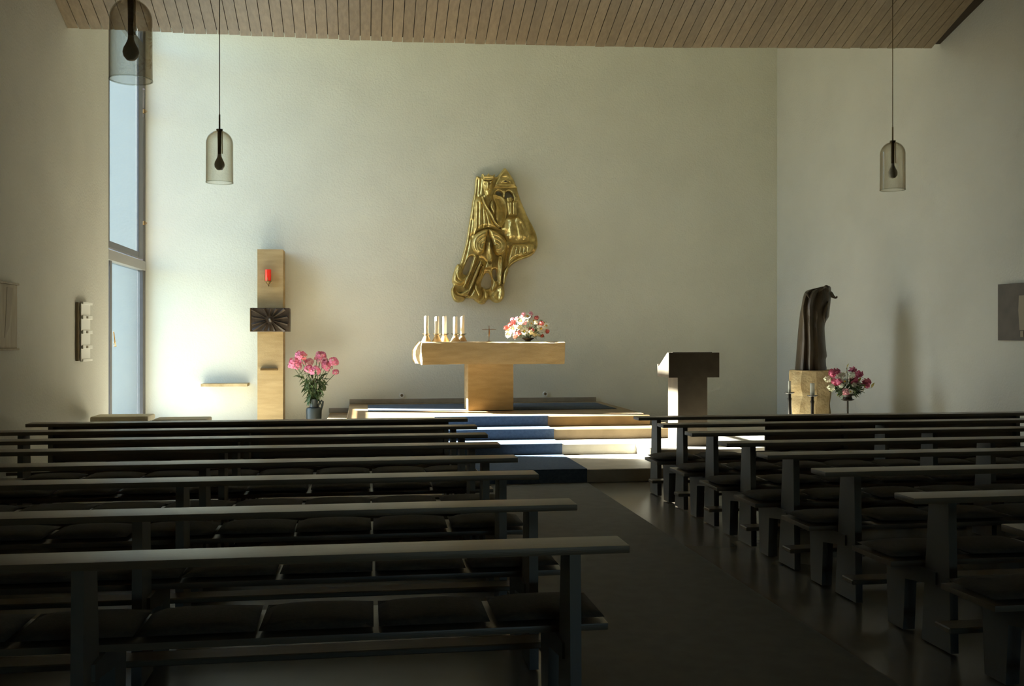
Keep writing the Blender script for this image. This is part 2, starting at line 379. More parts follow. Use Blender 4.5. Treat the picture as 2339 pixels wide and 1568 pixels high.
# ------------------------------------------------------------------ steps and platform
Z1, Z2, Z3, Z4 = 0.15, 0.285, 0.42, 0.56
F1, F2, F3, F4 = 11.0, 12.42, 12.98, 13.42
PX0, PX1 = -0.22, 3.95
steps = thing('altar_steps', 'broad stone steps rising to the altar platform, sunlit treads and brown risers', 'steps', (1.9, 13.5, 0))
e = 0.01
obj('step', bx(XL + .001, XR(YB) - .01, F1, YB - .001, 0.0005, Z1, 0.008), step_stone, steps)
obj('step', bx(PX0 - .64, PX1 + .68, F2, YB - .001, Z1, Z2, 0.008), step_stone, steps)
obj('step', bx(PX0 - .32, PX1 + .34, F3, YB - .001, Z2, Z3, 0.008), step_brown, steps)
obj('step', bx(PX0, PX1, F4, YB - .001, Z3, Z4, 0.008), step_brown, steps)
dais = tag(obj('statue_dais', bx(4.74, 7.12, 11.62, 15.4, Z1, Z2 + .01, 0.006), step_stone), 'low stone dais under the dark statue and its candle stands', 'dais')
plinth = tag(obj('ambo_plinth', bx(3.47, 4.60, 11.62, F2 - .003, Z1, Z2, 0.006), step_stone), 'low stone block under the stone reading desk', 'plinth')
# baseboards along the back wall
bm = bx(PX0, 3.88, YB - .03, YB - .001, Z4, Z4 + .075, .003); struct('baseboard_back', bm, frame_gray)
bm = bx(PX0 - .33, PX0, YB - .03, YB - .001, Z3, Z3 + .075, .003); struct('baseboard_back', bm, frame_gray)

def drape(name, x0, x1, prof, th, m):
    bm = bmesh.new(); n = len(prof)
    lo = [[bm.verts.new((x, y, z)) for x in (x0, x1)] for y, z in prof]
    hi = []
    for i, (y, z) in enumerate(prof):
        a = Vector(prof[max(i - 1, 0)]); b = Vector(prof[i]); c = Vector(prof[min(i + 1, n - 1)])
        d1 = (b - a).normalized() if i else None; d2 = (c - b).normalized() if i < n - 1 else None
        n1 = Vector((-d1.y, d1.x)) if d1 else None; n2 = Vector((-d2.y, d2.x)) if d2 else None
        if n1 and n2: nn = (n1 + n2); nn = nn / max(nn.dot(n1), .3)
        else: nn = n1 or n2
        hi.append([bm.verts.new((x, y + nn.x * th, z + nn.y * th)) for x in (x0, x1)])
    for i in range(n - 1):
        bm.faces.new((hi[i][0], hi[i][1], hi[i + 1][1], hi[i + 1][0])); bm.faces.new((lo[i][1], lo[i][0], lo[i + 1][0], lo[i + 1][1]))
        for k in (0, 1): bm.faces.new((lo[i][k], hi[i][k], hi[i + 1][k], lo[i + 1][k]))
    bm.faces.new((lo[0][0], lo[0][1], hi[0][1], hi[0][0])); bm.faces.new((lo[-1][0], lo[-1][1], hi[-1][1], hi[-1][0]))
    bmesh.ops.recalc_face_normals(bm, faces=bm.faces)
    return obj(name, bm, m)
g = 0.0015
tag(drape('stair_carpet', 0.95, 2.50, [(F1 - g, 0.002), (F1 - g, Z1 + g), (F2 - g, Z1 + g), (F2 - g, Z2 + g), (F3 - g, Z2 + g), (F3 - g, Z3 + g), (F4 - g, Z3 + g), (F4 - g, Z4 + g), (F4 + .12, Z4 + g)], 0.009, blue_carpet),
    'blue carpet runner laid over the steps up to the altar', 'carpet')
tag(obj('altar_carpet', bx(0.07, 3.78, 14.62, 16.02, Z4 + .0005, Z4 + .010, .002), blue_carpet), 'blue carpet lying around the foot of the stone altar', 'carpet')
tag(obj('aisle_carpet', bx(0.92, 2.50, -2.6, F1 - .03, 0.0005, 0.010, .002), aisle_carpet), 'dark runner in the aisle between the two pew blocks', 'carpet')

# ------------------------------------------------------------------ altar
def stone_block(x0, x1, y0, y1, z0, z1, amp, seed, cell=0.09):
    bm = bmesh.new()
    nx, ny, nz = [max(2, int(round(d / cell))) for d in (x1 - x0, y1 - y0, z1 - z0)]
    vd = {}
    def V(i, j, k):
        if (i, j, k) not in vd: vd[(i, j, k)] = bm.verts.new((x0 + (x1 - x0) * i / nx, y0 + (y1 - y0) * j / ny, z0 + (z1 - z0) * k / nz))
        return vd[(i, j, k)]
    for k in (0, nz):
        for i in range(nx):
            for j in range(ny): bm.faces.new((V(i, j, k), V(i + 1, j, k), V(i + 1, j + 1, k), V(i, j + 1, k)))
    for j in (0, ny):
        for i in range(nx):
            for k in range(nz): bm.faces.new((V(i, j, k), V(i + 1, j, k), V(i + 1, j, k + 1), V(i, j, k + 1)))
    for i in (0, nx):
        for j in range(ny):
            for k in range(nz): bm.faces.new((V(i, j, k), V(i, j + 1, k), V(i, j + 1, k + 1), V(i, j, k + 1)))
    bmesh.ops.recalc_face_normals(bm, faces=bm.faces)
    for v in bm.verts: v.co += amp * Vector(noise.noise_vector(v.co * 4.1 + Vector((seed, 0, seed))))
    return bm
AY = 14.27
altar = thing('altar', 'sandstone altar with thick rough-edged slab on one square pillar', 'altar', (1.87, 14.9, Z4 + .010))
AT = 1.575
bm = stone_block(0.83, 2.91, AY, 15.42, 1.255, AT, 0.012, 3, 0.06)
for v in bm.verts:                                   # broken bulging left end
    if v.co.x < 0.95:
        t = (v.co.y - AY) / 1.15; h = (v.co.z - 1.255) / 0.32
        v.co.x -= 0.10 * math.sin(math.pi * min(max(h * .8 + .2, 0), 1)) * min(t * 2.2, 1) + 0.025 * noise.noise(v.co * 7)
    if v.co.z > AT - 0.03: v.co.z = AT + 0.006 * noise.noise(v.co * 5) - (0.012 if v.co.y < AY + .04 else 0) * (1 + noise.noise(v.co * 9))
obj('altar_slab', bm, sand, altar)
bm = stone_block(1.52, 2.19, 14.52, 15.08, Z4 + .010, 1.262, 0.004, 5, 0.12)
obj('altar_pillar', bm, sand, altar)

# candles on the altar
CXS = [(974, 14.70, 722), (998, 14.70, 723), (1015.5, 14.82, 722), (1040, 14.70, 723.5), (1056, 14.82, 722)]
words_c = ['leftmost of the five', 'second from left of the five', 'middle one of the five', 'fourth from left of the five', 'rightmost of the five']
for i, (px, Y, ty) in enumerate(CXS):
    X = Xat(px, Y); zb = AT + .006; zt = Zat(px, ty, Y); zc = zb + 0.105
    h = thing('candle_holder', f'{words_c[i]} cone-shaped bronze candle holders on the altar', 'candle holder', (X, Y, zb), 'candle holders on the altar')
    bm = bmesh.new(); add_lathe(bm, [(0, 0), (.073, 0), (.073, .004), (.030, .088), (.034, .1), (0, .1)], (X, Y, zb), 24); obj('holder_cone', bm, holder_m, h, True)
    bm = bmesh.new(); add_lathe(bm, [(0, .101), (.035, .101), (.066, .118), (.068, .116), (.036, .096), (.0, .0995)], (X, Y, zb), 24); obj('drip_tray', bm, clear_glass, h, True)
    bm = bmesh.new(); tl = 0.02 if i == 4 else 0.004
    add_lathe(bm, [(0, zc - zb), (.031, zc - zb), (.031, (zc - zb) * .7 + (zt - zb) * .3), (.0315, zt - zb - .01), (.027, zt - zb), (.012, zt - zb - .006), (0, zt - zb - .008)], (X, Y, zb), 20)
    for v in bm.verts:
        if v.co.z > zt - .02: v.co.z += tl * (v.co.x - X) / .03
    c = obj('candle', bm, wax, None, True); tag(c, f'{words_c[i]} thick white candles on the altar', 'candle', 'candles on the altar')
    bm = bmesh.new(); add_tube(bm, [(X, Y, zt - .012), (X + .002, Y, zt + .012)], .0018, 5); obj('wick', bm, iron, c)

# small crucifix
Y = 14.8; X = Xat(1117, Y); zb = AT + .004
cr = thing('crucifix', 'small thin metal crucifix standing on the altar between candles and flowers', 'crucifix', (X, Y, zb))
bm = bmesh.new(); add_lathe(bm, [(0, 0), (.04, 0), (.035, .008), (.008, .014), (0, .014)], (X, Y, zb), 16); obj('foot', bm, brass_dk, cr, True)
bm = bmesh.new(); add_tube(bm, [(X, Y, zb + .01), (X, Y, Zat(1117, 744, Y))], .0045, 6); obj('upright', bm, brass_dk, cr)
zc = Zat(1117, 753, Y)
bm = bmesh.new(); add_tube(bm, [(X - .105, Y, zc - .003), (X - .05, Y, zc + .004), (X, Y, zc - .002), (X + .05, Y, zc + .004), (X + .108, Y, zc - .003)], .0045, 6); obj('crossbar', bm, brass_dk, cr)
bm = bmesh.new(); add_tube(bm, [(X, Y - .01, zc + .012), (X, Y - .012, zc - .01), (X + .002, Y - .012, zc - .05), (X - .002, Y - .014, zc - .09), (X, Y - .012, zc - .12)], [.007, .009, .012, .008, .004], 8); obj('figure', bm, brass_dk, cr, True)

# ------------------------------------------------------------------ flowers
def petal_ring(bm, n, r, wd, tilt, c=Vector(), up=0.0):
    for k in range(n):
        a = 2 * math.pi * k / n + rnd.uniform(-.08, .08); d = Vector((math.cos(a), math.sin(a), 0)); s = Vector((-d.y, d.x, 0))
        p = [c + d * r * .12, c + d * r * .6 + s * wd + Vector((0, 0, tilt * r * .5)), c + d * r + Vector((0, 0, tilt * r)), c + d * r * .6 - s * wd + Vector((0, 0, tilt * r * .5))]
        vs = [bm.verts.new(q) for q in p]; bm.faces.new(vs)
def mesh_from(name, bm, m, smooth=False):
    if smooth:
        for f in bm.faces: f.smooth = True
    me = bpy.data.meshes.new(name); bm.to_mesh(me); bm.free(); me.materials.append(m); return me
def daisy_mesh(m, r=0.04):
    bm = bmesh.new(); petal_ring(bm, 12, r, r * .22, .18); petal_ring(bm, 10, r * .8, r * .2, .35, Vector((0, 0, .003))); return mesh_from('daisy_head', bm, m)
def centre_mesh(r=0.011):
    bm = bmesh.new(); bmesh.ops.create_icosphere(bm, subdivisions=2, radius=r)
    for v in bm.verts: v.co.z = v.co.z * .6 + .006
    return mesh_from('flower_centre', bm, yolk, True)
def pom_mesh(m, r=0.035, seed=0):
    bm = bmesh.new(); rr = random.Random(seed)
    bmesh.ops.create_icosphere(bm, subdivisions=2, radius=r * .7)
    for _ in range(60):
        z = rr.uniform(-.6, 1); a = rr.uniform(0, 6.28); s = math.sqrt(1 - z * z); d = Vector((s * math.cos(a), s * math.sin(a), z))
        u = d.orthogonal().normalized(); v = d.cross(u); k = rr.uniform(.85, 1.05) * r; wv = r * .26
        vs = [bm.verts.new(q) for q in (d * k * .6, d * k * .9 + u * wv, d * k + v * wv * .6, d * k * .9 - u * wv)]; bm.faces.new(vs)
    return mesh_from('bloom', bm, m)
def phlox_mesh(m, r=0.06, seed=0):
    bm = bmesh.new(); rr = random.Random(seed)
    for _ in range(46):
        z = rr.uniform(-.35, 1); a = rr.uniform(0, 6.28); s = math.sqrt(max(1 - z * z, 0)); d = Vector((s * math.cos(a), s * math.sin(a), z * .85))
        c = d * r * rr.uniform(.7, 1.05); q = d.to_track_quat('Z', 'Y').to_matrix().to_4x4()
        b2 = bmesh.new(); petal_ring(b2, 5, r * .30, r * .13, .12); bmesh.ops.transform(b2, matrix=Matrix.Translation(c) @ q, verts=b2.verts)
        for f in b2.faces: bm.faces.new([bm.verts.new(v.co) for v in f.verts])
        b2.free()
    return mesh_from('phlox_head', bm, m)
def leaf_mesh(m, L=0.09, wd=0.02):
    bm = bmesh.new(); rows = []
    for i in range(5):
        t = i / 4; ww = wd * math.sin(math.pi * min(t * .9 + .06, 1)); z = -0.25 * L * t * t
        rows.append([bm.verts.new((-ww, t * L, z + ww * .4)), bm.verts.new((0, t * L, z)), bm.verts.new((ww, t * L, z + ww * .4))])
    for a, b in zip(rows[:-1], rows[1:]):
        bm.faces.new((a[0], a[1], b[1], b[0])); bm.faces.new((a[1], a[2], b[2], b[1]))
    return mesh_from('leaf', bm, m, True)
ME = dict(phlox=[phlox_mesh(pink, .062, 1), phlox_mesh(pink, .055, 2), phlox_mesh(rose, .058, 3)], pphlox=phlox_mesh(pink_pale, .055, 5),
          daisy=daisy_mesh(white_p, .045), centre=centre_mesh(), pomc=pom_mesh(cream_p, .030, 4), pomp=pom_mesh(pink_pale, .027, 6), pomr=pom_mesh(rose, .028, 8), pomk=pom_mesh(pink, .045, 9), pomw=pom_mesh(white_p, .036, 10),
          leaf=leaf_mesh(leaf_m, .10, .019), leafp=leaf_mesh(leaf_pale, .085, .009), leafd=leaf_mesh(leaf_m, .08, .02), leafy=leaf_mesh(leaf_yel, .06, .016))
def put(name, me, parent, world, direction=None, s=1.0, spin=None, base=None):
    o = bpy.data.objects.new(name, me); COL.objects.link(o); o.parent = parent
    o.location = Vector(world) - (base if base is not None else parent.location)
    if direction is not None:
        q = Vector(direction).to_track_quat('Z', 'Y') if name != 'leaf' else Vector(direction).to_track_quat('Y', 'Z')
        if spin is not None: q = q @ (Matrix.Rotation(spin, 3, 'Z' if name != 'leaf' else 'Y').to_quaternion())
        o.rotation_mode = 'QUATERNION'; o.rotation_quaternion = q
    o.scale = (s, s, s); return o
def stem(parent, p0, p1, bend=0.02, r=0.003, m=leaf_m):
    p0, p1 = Vector(p0), Vector(p1); mid = (p0 + p1) / 2 + Vector((0, 0, bend)); mid.x = p0.x * .65 + p1.x * .35
    bm = bmesh.new(); pts = [p0 * (1 - t) ** 2 + mid * 2 * t * (1 - t) + p1 * t * t for t in (0, .25, .5, .75, 1)]
    add_tube(bm, pts, r, 5); return obj('stem', bm, m, parent), pts

# jug with phlox by the tabernacle column
JY = 15.85; JX = Xat(717, JY); JB = Z1 + .001
jug = thing('jug', 'dark glazed earthenware jug with a handle on the floor beside the sandstone column', 'jug', (JX, JY, JB))
zt = Zat(717, 912, JY); zsh = Zat(717, 932, JY); s = JY / FPX
bm = bmesh.new()
add_lathe(bm, [(0, 0), (.10, 0), (.112, .05), (17.5 * s, zsh - JB - .03), (16 * s, zsh - JB), (9.5 * s, zsh - JB + .012), (8.5 * s, (zsh + zt) / 2 - JB), (9.5 * s, zt - JB), (8.6 * s, zt - JB), (7.6 * s, (zsh + zt) / 2 - JB), (7.6 * s, zsh - JB - .05), (0, zsh - JB - .06)], (JX, JY, JB), 28)
obj('jug_body', bm, jug_m, jug, True)
bm = bmesh.new(); hz = [(8, 932), (12, 921), (17, 915.5), (20, 918), (19, 926), (15.5, 938), (14, 944)]
add_tube(bm, [(JX + a * s, JY, Zat(717, b, JY)) for a, b in hz], .014, 8); obj('handle', bm, jug_m, jug, True)
bq = thing('phlox_bouquet', 'tall bunch of pink phlox with dark leaves standing in the jug', 'flowers', (JX, JY, zt - .1))
HEADS = [(671, 827, .9, 0), (669, 834, 1.05, 1), (680, 837, .8, 0), (686, 812, 1.0, 0), (693, 815, .8, 2), (692, 826, 1.0, 1), (707, 828, 1.0, 9), (705, 844, 1.0, 1), (720, 848, 1.1, 0), (733, 815, 1.1, 0), (723, 820, .5, 2), (740, 824, .8, 9), (748, 838, 1.15, 1), (745, 832, .9, 0), (762, 827, .95, 0), (766, 851, .72, 1), (729, 826, .6, 9)]
for i, (px, py, sc0, k) in enumerate(HEADS):
    Yh = JY + rnd.uniform(-.12, .12); w_ = P(px, py, Yh); root = Vector((JX + rnd.uniform(-.03, .03), JY + rnd.uniform(-.03, .03), zt - .09))
    st, pts = stem(bq, root, w_ - Vector((0, 0, .02)), .05, .004)
    put('flower_head', ME['pphlox'] if k == 9 else ME['phlox'][k], bq, w_, (rnd.uniform(-.4, .4), -.6, 1), sc0 * 1.38, rnd.uniform(0, 6))
    for t in range(6):
        f = (t + 1) / 7.0; q = pts[0].lerp(pts[-1], 0) ; u = f * 4; i0 = min(int(u), 3); q = pts[i0].lerp(pts[i0 + 1], u - i0)
        side = 1 if t % 2 else -1
        if q.z > w_.z - .12: continue
        if q.z < zt - .02: continue
        put('leaf', ME['leaf'], bq, q, (side * rnd.uniform(.3, .9), rnd.uniform(-.8, .5), rnd.uniform(-1.2, .3)), rnd.uniform(.8, 1.25), rnd.uniform(-.6, .6))
for i in range(80):
    a = rnd.uniform(-1, 1); hgt = rnd.uniform(0, .34); q = Vector((JX + a * (.05 + hgt * .33), JY + rnd.uniform(-.08, .08), zt + hgt))
    put('leaf', ME['leaf'], bq, q, (a * .5, rnd.uniform(-.6, .2), rnd.uniform(-1.2, .5)), rnd.uniform(1.0, 1.5), rnd.uniform(-.6, .6))

# bowl of daisies on the altar
FY = 14.56; FX = Xat(1206, FY); FB = AT + .006
bowl = tag(obj('flower_bowl', (lambda b: (add_lathe(b, [(0, 0), (.045, 0), (.04, .015), (.06, .025), (.098, .052), (.092, .054), (.05, .032), (0, .03)], (FX, FY, FB), 28), b)[1])(bmesh.new()), iron, None, True),
           'low dark footed bowl on the altar holding the white and pink flowers', 'bowl')
ar = thing('daisy_arrangement', 'round arrangement of white daisies and small pink flowers in the bowl on the altar', 'flowers', (FX, FY, FB + .04))
def apx(cx, cy): return 1140 + cx / 17.42, 700 + cy / 17.42
ITEMS = [('d', 860, 590, 1.1), ('d', 1130, 410, 1.0), ('d', 1380, 590, .95), ('d', 1300, 680, 1.1), ('d', 1010, 1000, 1.15), ('d', 1660, 900, 1.2), ('d', 570, 900, 1.0), ('d', 385, 1010, .9), ('d', 385, 1130, .9), ('d', 1800, 660, .8), ('d', 1880, 780, .9), ('d', 1840, 960, .9), ('d', 1670, 590, .5),
         ('c', 845, 830, 1), ('c', 1410, 1120, 1), ('c', 1270, 1030, .9), ('c', 740, 820, .8), ('c', 1460, 650, .9), ('c', 1600, 1160, .6), ('c', 1140, 595, .5),
         ('p', 530, 530, .95), ('p', 640, 555, .9), ('p', 710, 485, .75), ('p', 1010, 665, 1), ('p', 640, 1040, 1), ('p', 790, 1060, 1.15), ('p', 635, 1190, 1), ('p', 905, 430, .8), ('p', 975, 325, .9), ('p', 1265, 300, 1), ('p', 1255, 420, .8),
         ('r', 550, 690, 1.1), ('r', 455, 760, 1.1), ('r', 280, 860, 1.0), ('r', 1490, 460, 1.0), ('r', 1690, 680, 1.0), ('r', 1610, 740, .8), ('r', 1820, 790, .7), ('r', 1225, 930, 1.5), ('r', 1920, 1000, .9), ('r', 1720, 1180, .8), ('r', 1330, 960, .8)]
for kind, cx, cy, s0 in ITEMS:
    px, py = apx(cx, cy); w_ = P(px, py, FY + rnd.uniform(-.10, .08)); root = Vector((FX + rnd.uniform(-.03, .03), FY, FB + .04))
    stem(ar, root, w_, .02, .0018, leaf_pale)
    d = (w_ - root).normalized() * .4 + Vector((-.1, -1, .25))
    if kind == 'd':
        o = put('daisy', ME['daisy'], ar, w_, d, s0 * 1.5, rnd.uniform(0, 6))
        c = bpy.data.objects.new('flower_centre', ME['centre']); COL.objects.link(c); c.parent = o
    else: put('flower', ME[{'c': 'pomc', 'p': 'pomp', 'r': 'pomr'}[kind]], ar, w_, d, s0 * 1.42, rnd.uniform(0, 6))
for i in range(60):
    a = rnd.uniform(-1, 1); hgt = rnd.uniform(.0, .22) * (1 - .5 * abs(a)); q = Vector((FX + a * .19, FY + rnd.uniform(-.09, .09), FB + .06 + hgt))
    put('leaf', ME['leafp'] if i % 3 else ME['leafd'], ar, q, (a * .9, rnd.uniform(-.7, .3), rnd.uniform(-.5, 1.0)), rnd.uniform(.6, 1.1), rnd.uniform(-1, 1))

# ------------------------------------------------------------------ tabernacle column
SY = 15.95; x0, x1 = Xat(588, SY), Xat(643.5, SY)
zt = Zat(615, 570, SY)
bm = stone_block(x0, x1 + .02, SY, SY + .42, Z1 + .001, zt, 0.003, 8, 0.15)
stele = thing('sandstone_column', 'tall square sandstone column by the back wall holding the bronze shrine', 'column', ((x0 + x1) / 2, SY + .2, Z1 + .001))
obj('shaft', bm, sand, stele)
TY = SY - .16
a, b = P(571, 758, TY), P(661.5, 704, TY)
tb = thing('tabernacle', 'dark bronze box with raised rays built into the sandstone column', 'tabernacle', ((a.x + b.x) / 2, TY + .1, a.z))
obj('shrine_box', bx(a.x, b.x, TY, SY + .10, a.z, b.z, .006), bronze_dark, tb)
cx, cz = (a.x + b.x) / 2 + .02, (a.z + b.z) / 2 + .0
RAYS = [(10, .30, .5, .03), (38, .26, .5, .035), (62, .17, .4, .03), (90, .155, .5, .03), (118, .18, .4, .03), (150, .26, .5, .035), (172, .30, .6, .03), (196, .30, .5, .03), (214, .28, .6, .035), (240, .18, .4, .03), (268, .155, .5, .035), (296, .19, .5, .03), (324, .27, .5, .035), (346, .29, .6, .03)]
for deg, L, f, wd in RAYS:
    t = R(deg); d = Vector((math.cos(t), 0, math.sin(t)))
    hx_, hz_ = (b.x - a.x) / 2 - .025, (b.z - a.z) / 2 - .012
    L = min(hx_ / max(abs(d.x), 1e-3), hz_ / max(abs(d.z), 1e-3)); n_ = Vector((-d.z, 0, d.x)); c = Vector((cx - .02, TY - .001, cz))
    r0 = .055 + .02 * rnd.random()
    pts = [c + d * r0 - n_ * .008, c + d * L - n_ * wd, c + d * L + n_ * wd * .5, c + d * r0 + n_ * .008]
    bm = bmesh.new(); ba = [bm.verts.new(p) for p in pts]; rd = [bm.verts.new(c + d * r0 + Vector((0, -.03, 0))), bm.verts.new(c + d * L * .97 + Vector((0, -.02 - .015 * rnd.random(), 0)))]
    bm.faces.new((ba[0], ba[1], rd[1], rd[0])); bm.faces.new((ba[3], rd[0], rd[1], ba[2])); bm.faces.new((ba[1], ba[2], rd[1])); bm.faces.new((ba[0], rd[0], ba[3])); bm.faces.new(ba[::-1])
    bmesh.ops.recalc_face_normals(bm, faces=bm.faces); obj('ray', bm, bronze_dark, tb)
bm = bmesh.new(); bmesh.ops.create_icosphere(bm, subdivisions=2, radius=.035, matrix=Matrix.Translation((cx - .02, TY - .008, cz))); rough(bm, .02, 14, 2); obj('boss', bm, bronze_dark, tb)
bm = bx(a.x, a.x + .012, TY - .008, TY + .01, a.z + .005, b.z - .005); obj('hinge_edge', bm, brass_dk, tb)

LY = SY - .07
lx = Xat(612.5, LY); lz = Zat(612, 642, LY); lt = Zat(612, 616, LY)
lam = thing('sanctuary_lamp', 'red glass lamp in a small brass bracket high on the sandstone column', 'lamp', (lx, LY, lz - .06))
bm = bmesh.new(); add_lathe(bm, [(0, 0), (.043, 0), (.046, .02), (.046, lt - lz), (.041, lt - lz), (.041, .02), (0, .015)], (lx, LY, lz), 20); obj('red_glass', bm, red_glass, lam, True)
bm = bmesh.new(); add_lathe(bm, [(0, -.07), (.012, -.055), (.055, -.012), (.055, -.004), (0, -.003)], (lx, LY, lz), 16); obj('cup', bm, brass_dk, lam, True)
for dx, dy in ((-.06, -.01), (.06, -.01), (-.005, -.058)):
    bm = bmesh.new(); add_tube(bm, [(lx + dx * .6, LY + dy * .6, lz - .03), (lx + dx, LY + dy, lz), (lx + dx, LY + dy, lz + (.10 if dx * dx > .001 else .05))], .005, 6); obj('prong', bm, brass, lam)
bm = bmesh.new(); add_tube(bm, [(lx, LY + .0, lz - .045), (lx, SY + .005, lz - .075)], .009, 6); obj('bracket', bm, brass_dk, lam)
a = P(595, 847, SY - .05); b = P(634, 843, SY - .05)
tag(obj('ledge_bar', bx(a.x, b.x, SY - .09, SY + .004, a.z, b.z + .01, .006, 2), brass_dk), 'short bronze ledge bar on the lower front of the sandstone column', 'ledge')
# stone shelf
a = P(459, 884, 16.1); b = P(565, 877, 16.1)
bm = stone_block(a.x, b.x, 16.08, YB + .004, a.z, b.z, .006, 12, .05)
tag(obj('stone_shelf', bm, rough_stone), 'narrow rough stone shelf on the back wall left of the sandstone column', 'shelf')
# wall outlets
for px, py, lb in ((918, 904, 'small round white wall socket on the back wall left of the altar pillar'), (1246, 900.5, 'small round white wall socket on the back wall right of the altar pillar')):
    c = P(px, py, YB - .02); o_ = thing('wall_socket', lb, 'socket', (c.x, YB - .001, c.z), 'round sockets on the back wall')
    for nm, pr, mm in (('socket_ring', [(.022, 0), (.044, 0), (.040, .018), (.024, .018)], white_card), ('socket_core', [(0, 0.0), (.022, 0.0), (.022, .006), (0, .006)], socket_m)):
        bm = bmesh.new(); add_lathe(bm, pr, (0, 0, 0), 20, close=(nm == 'socket_ring')); bmesh.ops.transform(bm, matrix=Matrix.Translation((c.x, YB - .0005, c.z)) @ Matrix.Rotation(R(90), 4, 'X'), verts=bm.verts)
        obj(nm, bm, mm, o_, True)

# ------------------------------------------------------------------ gilt relief on the back wall
def catmull(pts, k=5, closed=True):
    out_ = []; n = len(pts)
    for i in range(n if closed else n - 1):
        p0, p1, p2, p3 = [Vector(pts[(i + j) % n]) for j in (-1, 0, 1, 2)]
        for q in range(k):
            t = q / k; out_.append(0.5 * ((2 * p1) + (-p0 + p2) * t + (2 * p0 - 5 * p1 + 4 * p2 - p3) * t * t + (-p0 + 3 * p1 - 3 * p2 + p3) * t ** 3))
    return out_
def seg_dist(P_, A_, B_):
    d = B_ - A_; L = (d * d).sum(-1); t = np.clip(((P_[:, None] - A_[None]) * d[None]).sum(-1) / np.maximum(L, 1e-9)[None], 0, 1)
    q = A_[None] + t[..., None] * d[None]; return np.sqrt(((P_[:, None] - q) ** 2).sum(-1)).min(1)
def inside(P_, poly):
    x, y = P_[:, 0], P_[:, 1]; r = np.zeros(len(P_), bool); n = len(poly)
    for i in range(n):
        x1, y1 = poly[i]; x2, y2 = poly[(i + 1) % n]
        c = ((y1 > y) != (y2 > y)) & (x < (x2 - x1) * (y - y1) / ((y2 - y1) if y2 != y1 else 1e-9) + x1); r ^= c
    return r
RY = YB - .05
def cpx(cx, cy):
    p = P(1000 + cx / 4.355, 360 + cy / 4.355, RY - .05); return p.x, p.z
def puff(name, outline, parent, y_base, y_top, dome, width, holes=(), grooves=(), grid=9, smooth=4, m=None):
    """a domed bronze piece: outline in wall units, y measured out from the wall"""
    O = catmull(outline, smooth) if smooth > 1 else [Vector(p) for p in outline]
    Hs = [catmull(h, 4) for h in holes]
    loops = [np.array([tuple(v)[:2] for v in O])] + [np.array([tuple(v)[:2] for v in h]) for h in Hs]
    A_ = np.concatenate([l for l in loops]); B_ = np.concatenate([np.roll(l, -1, 0) for l in loops])
    lo, hi = loops[0].min(0), loops[0].max(0)
    grid = grid * .62
    gx, gy = np.meshgrid(np.arange(lo[0], hi[0], grid), np.arange(lo[1], hi[1], grid * .87)); gx[1::2] += grid / 2
    G = np.stack([gx.ravel(), gy.ravel()], 1); ins = inside(G, loops[0])
    for l in loops[1:]: ins &= ~inside(G, l)
    G = G[ins]
    if len(G): G = G[seg_dist(G, A_, B_) > grid * .45]
    verts = [tuple(p) for l in loops for p in l] + [tuple(p) for p in G]
    edges = []; s_ = 0
    for l in loops:
        n = len(l); edges += [(s_ + i, s_ + (i + 1) % n) for i in range(n)]; s_ += n
    nb = s_
    vo, eo, fo, ov, _, _ = delaunay_2d_cdt([Vector(v) for v in verts], edges, [], 0, 1e-4)
    V_ = np.array([tuple(v) for v in vo]); D = seg_dist(V_, A_, B_); t = np.clip(D / width, 0, 1)
    H = y_top - dome + dome * np.sin(t * math.pi / 2)
    for gr in grooves:
        pl, gw, gd = gr; pl = catmull(pl, 4, False) + [Vector(pl[-1])] if len(pl) > 2 else [Vector(q) for q in pl]
        q = np.array([tuple(v)[:2] for v in pl]); dd = seg_dist(V_, q[:-1], q[1:]); H = H - gd * np.exp(-(dd / gw) ** 2)
    cen = np.array([V_[list(f)].mean(0) for f in fo]); ok = inside(cen, loops[0])
    for l in loops[1:]: ok &= ~inside(cen, l)
    faces = [f for f, k in zip(fo, ok) if k]
    bm = bmesh.new(); used = sorted({i for f in faces for i in f}); mp = {}
    for i in used:
        x, z = cpx(*V_[i]); mp[i] = bm.verts.new((x, YB - float(H[i]), z))
    for f in faces:
        try: bm.faces.new([mp[i] for i in f])
        except ValueError: pass
    be = [e_ for e_ in bm.edges if len(e_.link_faces) == 1]
    r = bmesh.ops.extrude_edge_only(bm, edges=be)
    for v in r['geom']:
        if isinstance(v, bmesh.types.BMVert): v.co.y = YB - y_base
    bmesh.ops.recalc_face_normals(bm, faces=bm.faces)
    return obj(name, bm, m or bronze_gold, parent, True)
rel = thing('wall_relief', 'large gilt bronze relief of a crowned robed figure on the wall above the altar', 'relief', (cpx(560, 780)[0], YB - .01, cpx(560, 1450)[1]))
OUT = [(385, 188), (430, 190), (440, 175), (480, 172), (505, 165), (540, 170), (575, 185), (600, 180), (640, 128), (672, 98), (705, 135), (760, 215), (792, 295), (805, 350), (850, 460), (900, 580), (950, 680), (985, 760), (1000, 850), (985, 920), (930, 980), (850, 1010), (780, 1040), (730, 1080), (700, 1130), (680, 1200), (662, 1260), (668, 1330), (655, 1400), (620, 1440), (570, 1442), (520, 1410), (495, 1420), (470, 1453), (430, 1460), (380, 1430), (350, 1405), (310, 1400), (280, 1400), (250, 1432), (200, 1442), (160, 1418), (138, 1360), (137, 1310), (158, 1272), (146, 1230), (157, 1160), (180, 1090), (205, 1060), (225, 1052), (240, 1000), (260, 930), (285, 840), (305, 720), (330, 560), (350, 430), (370, 330)]
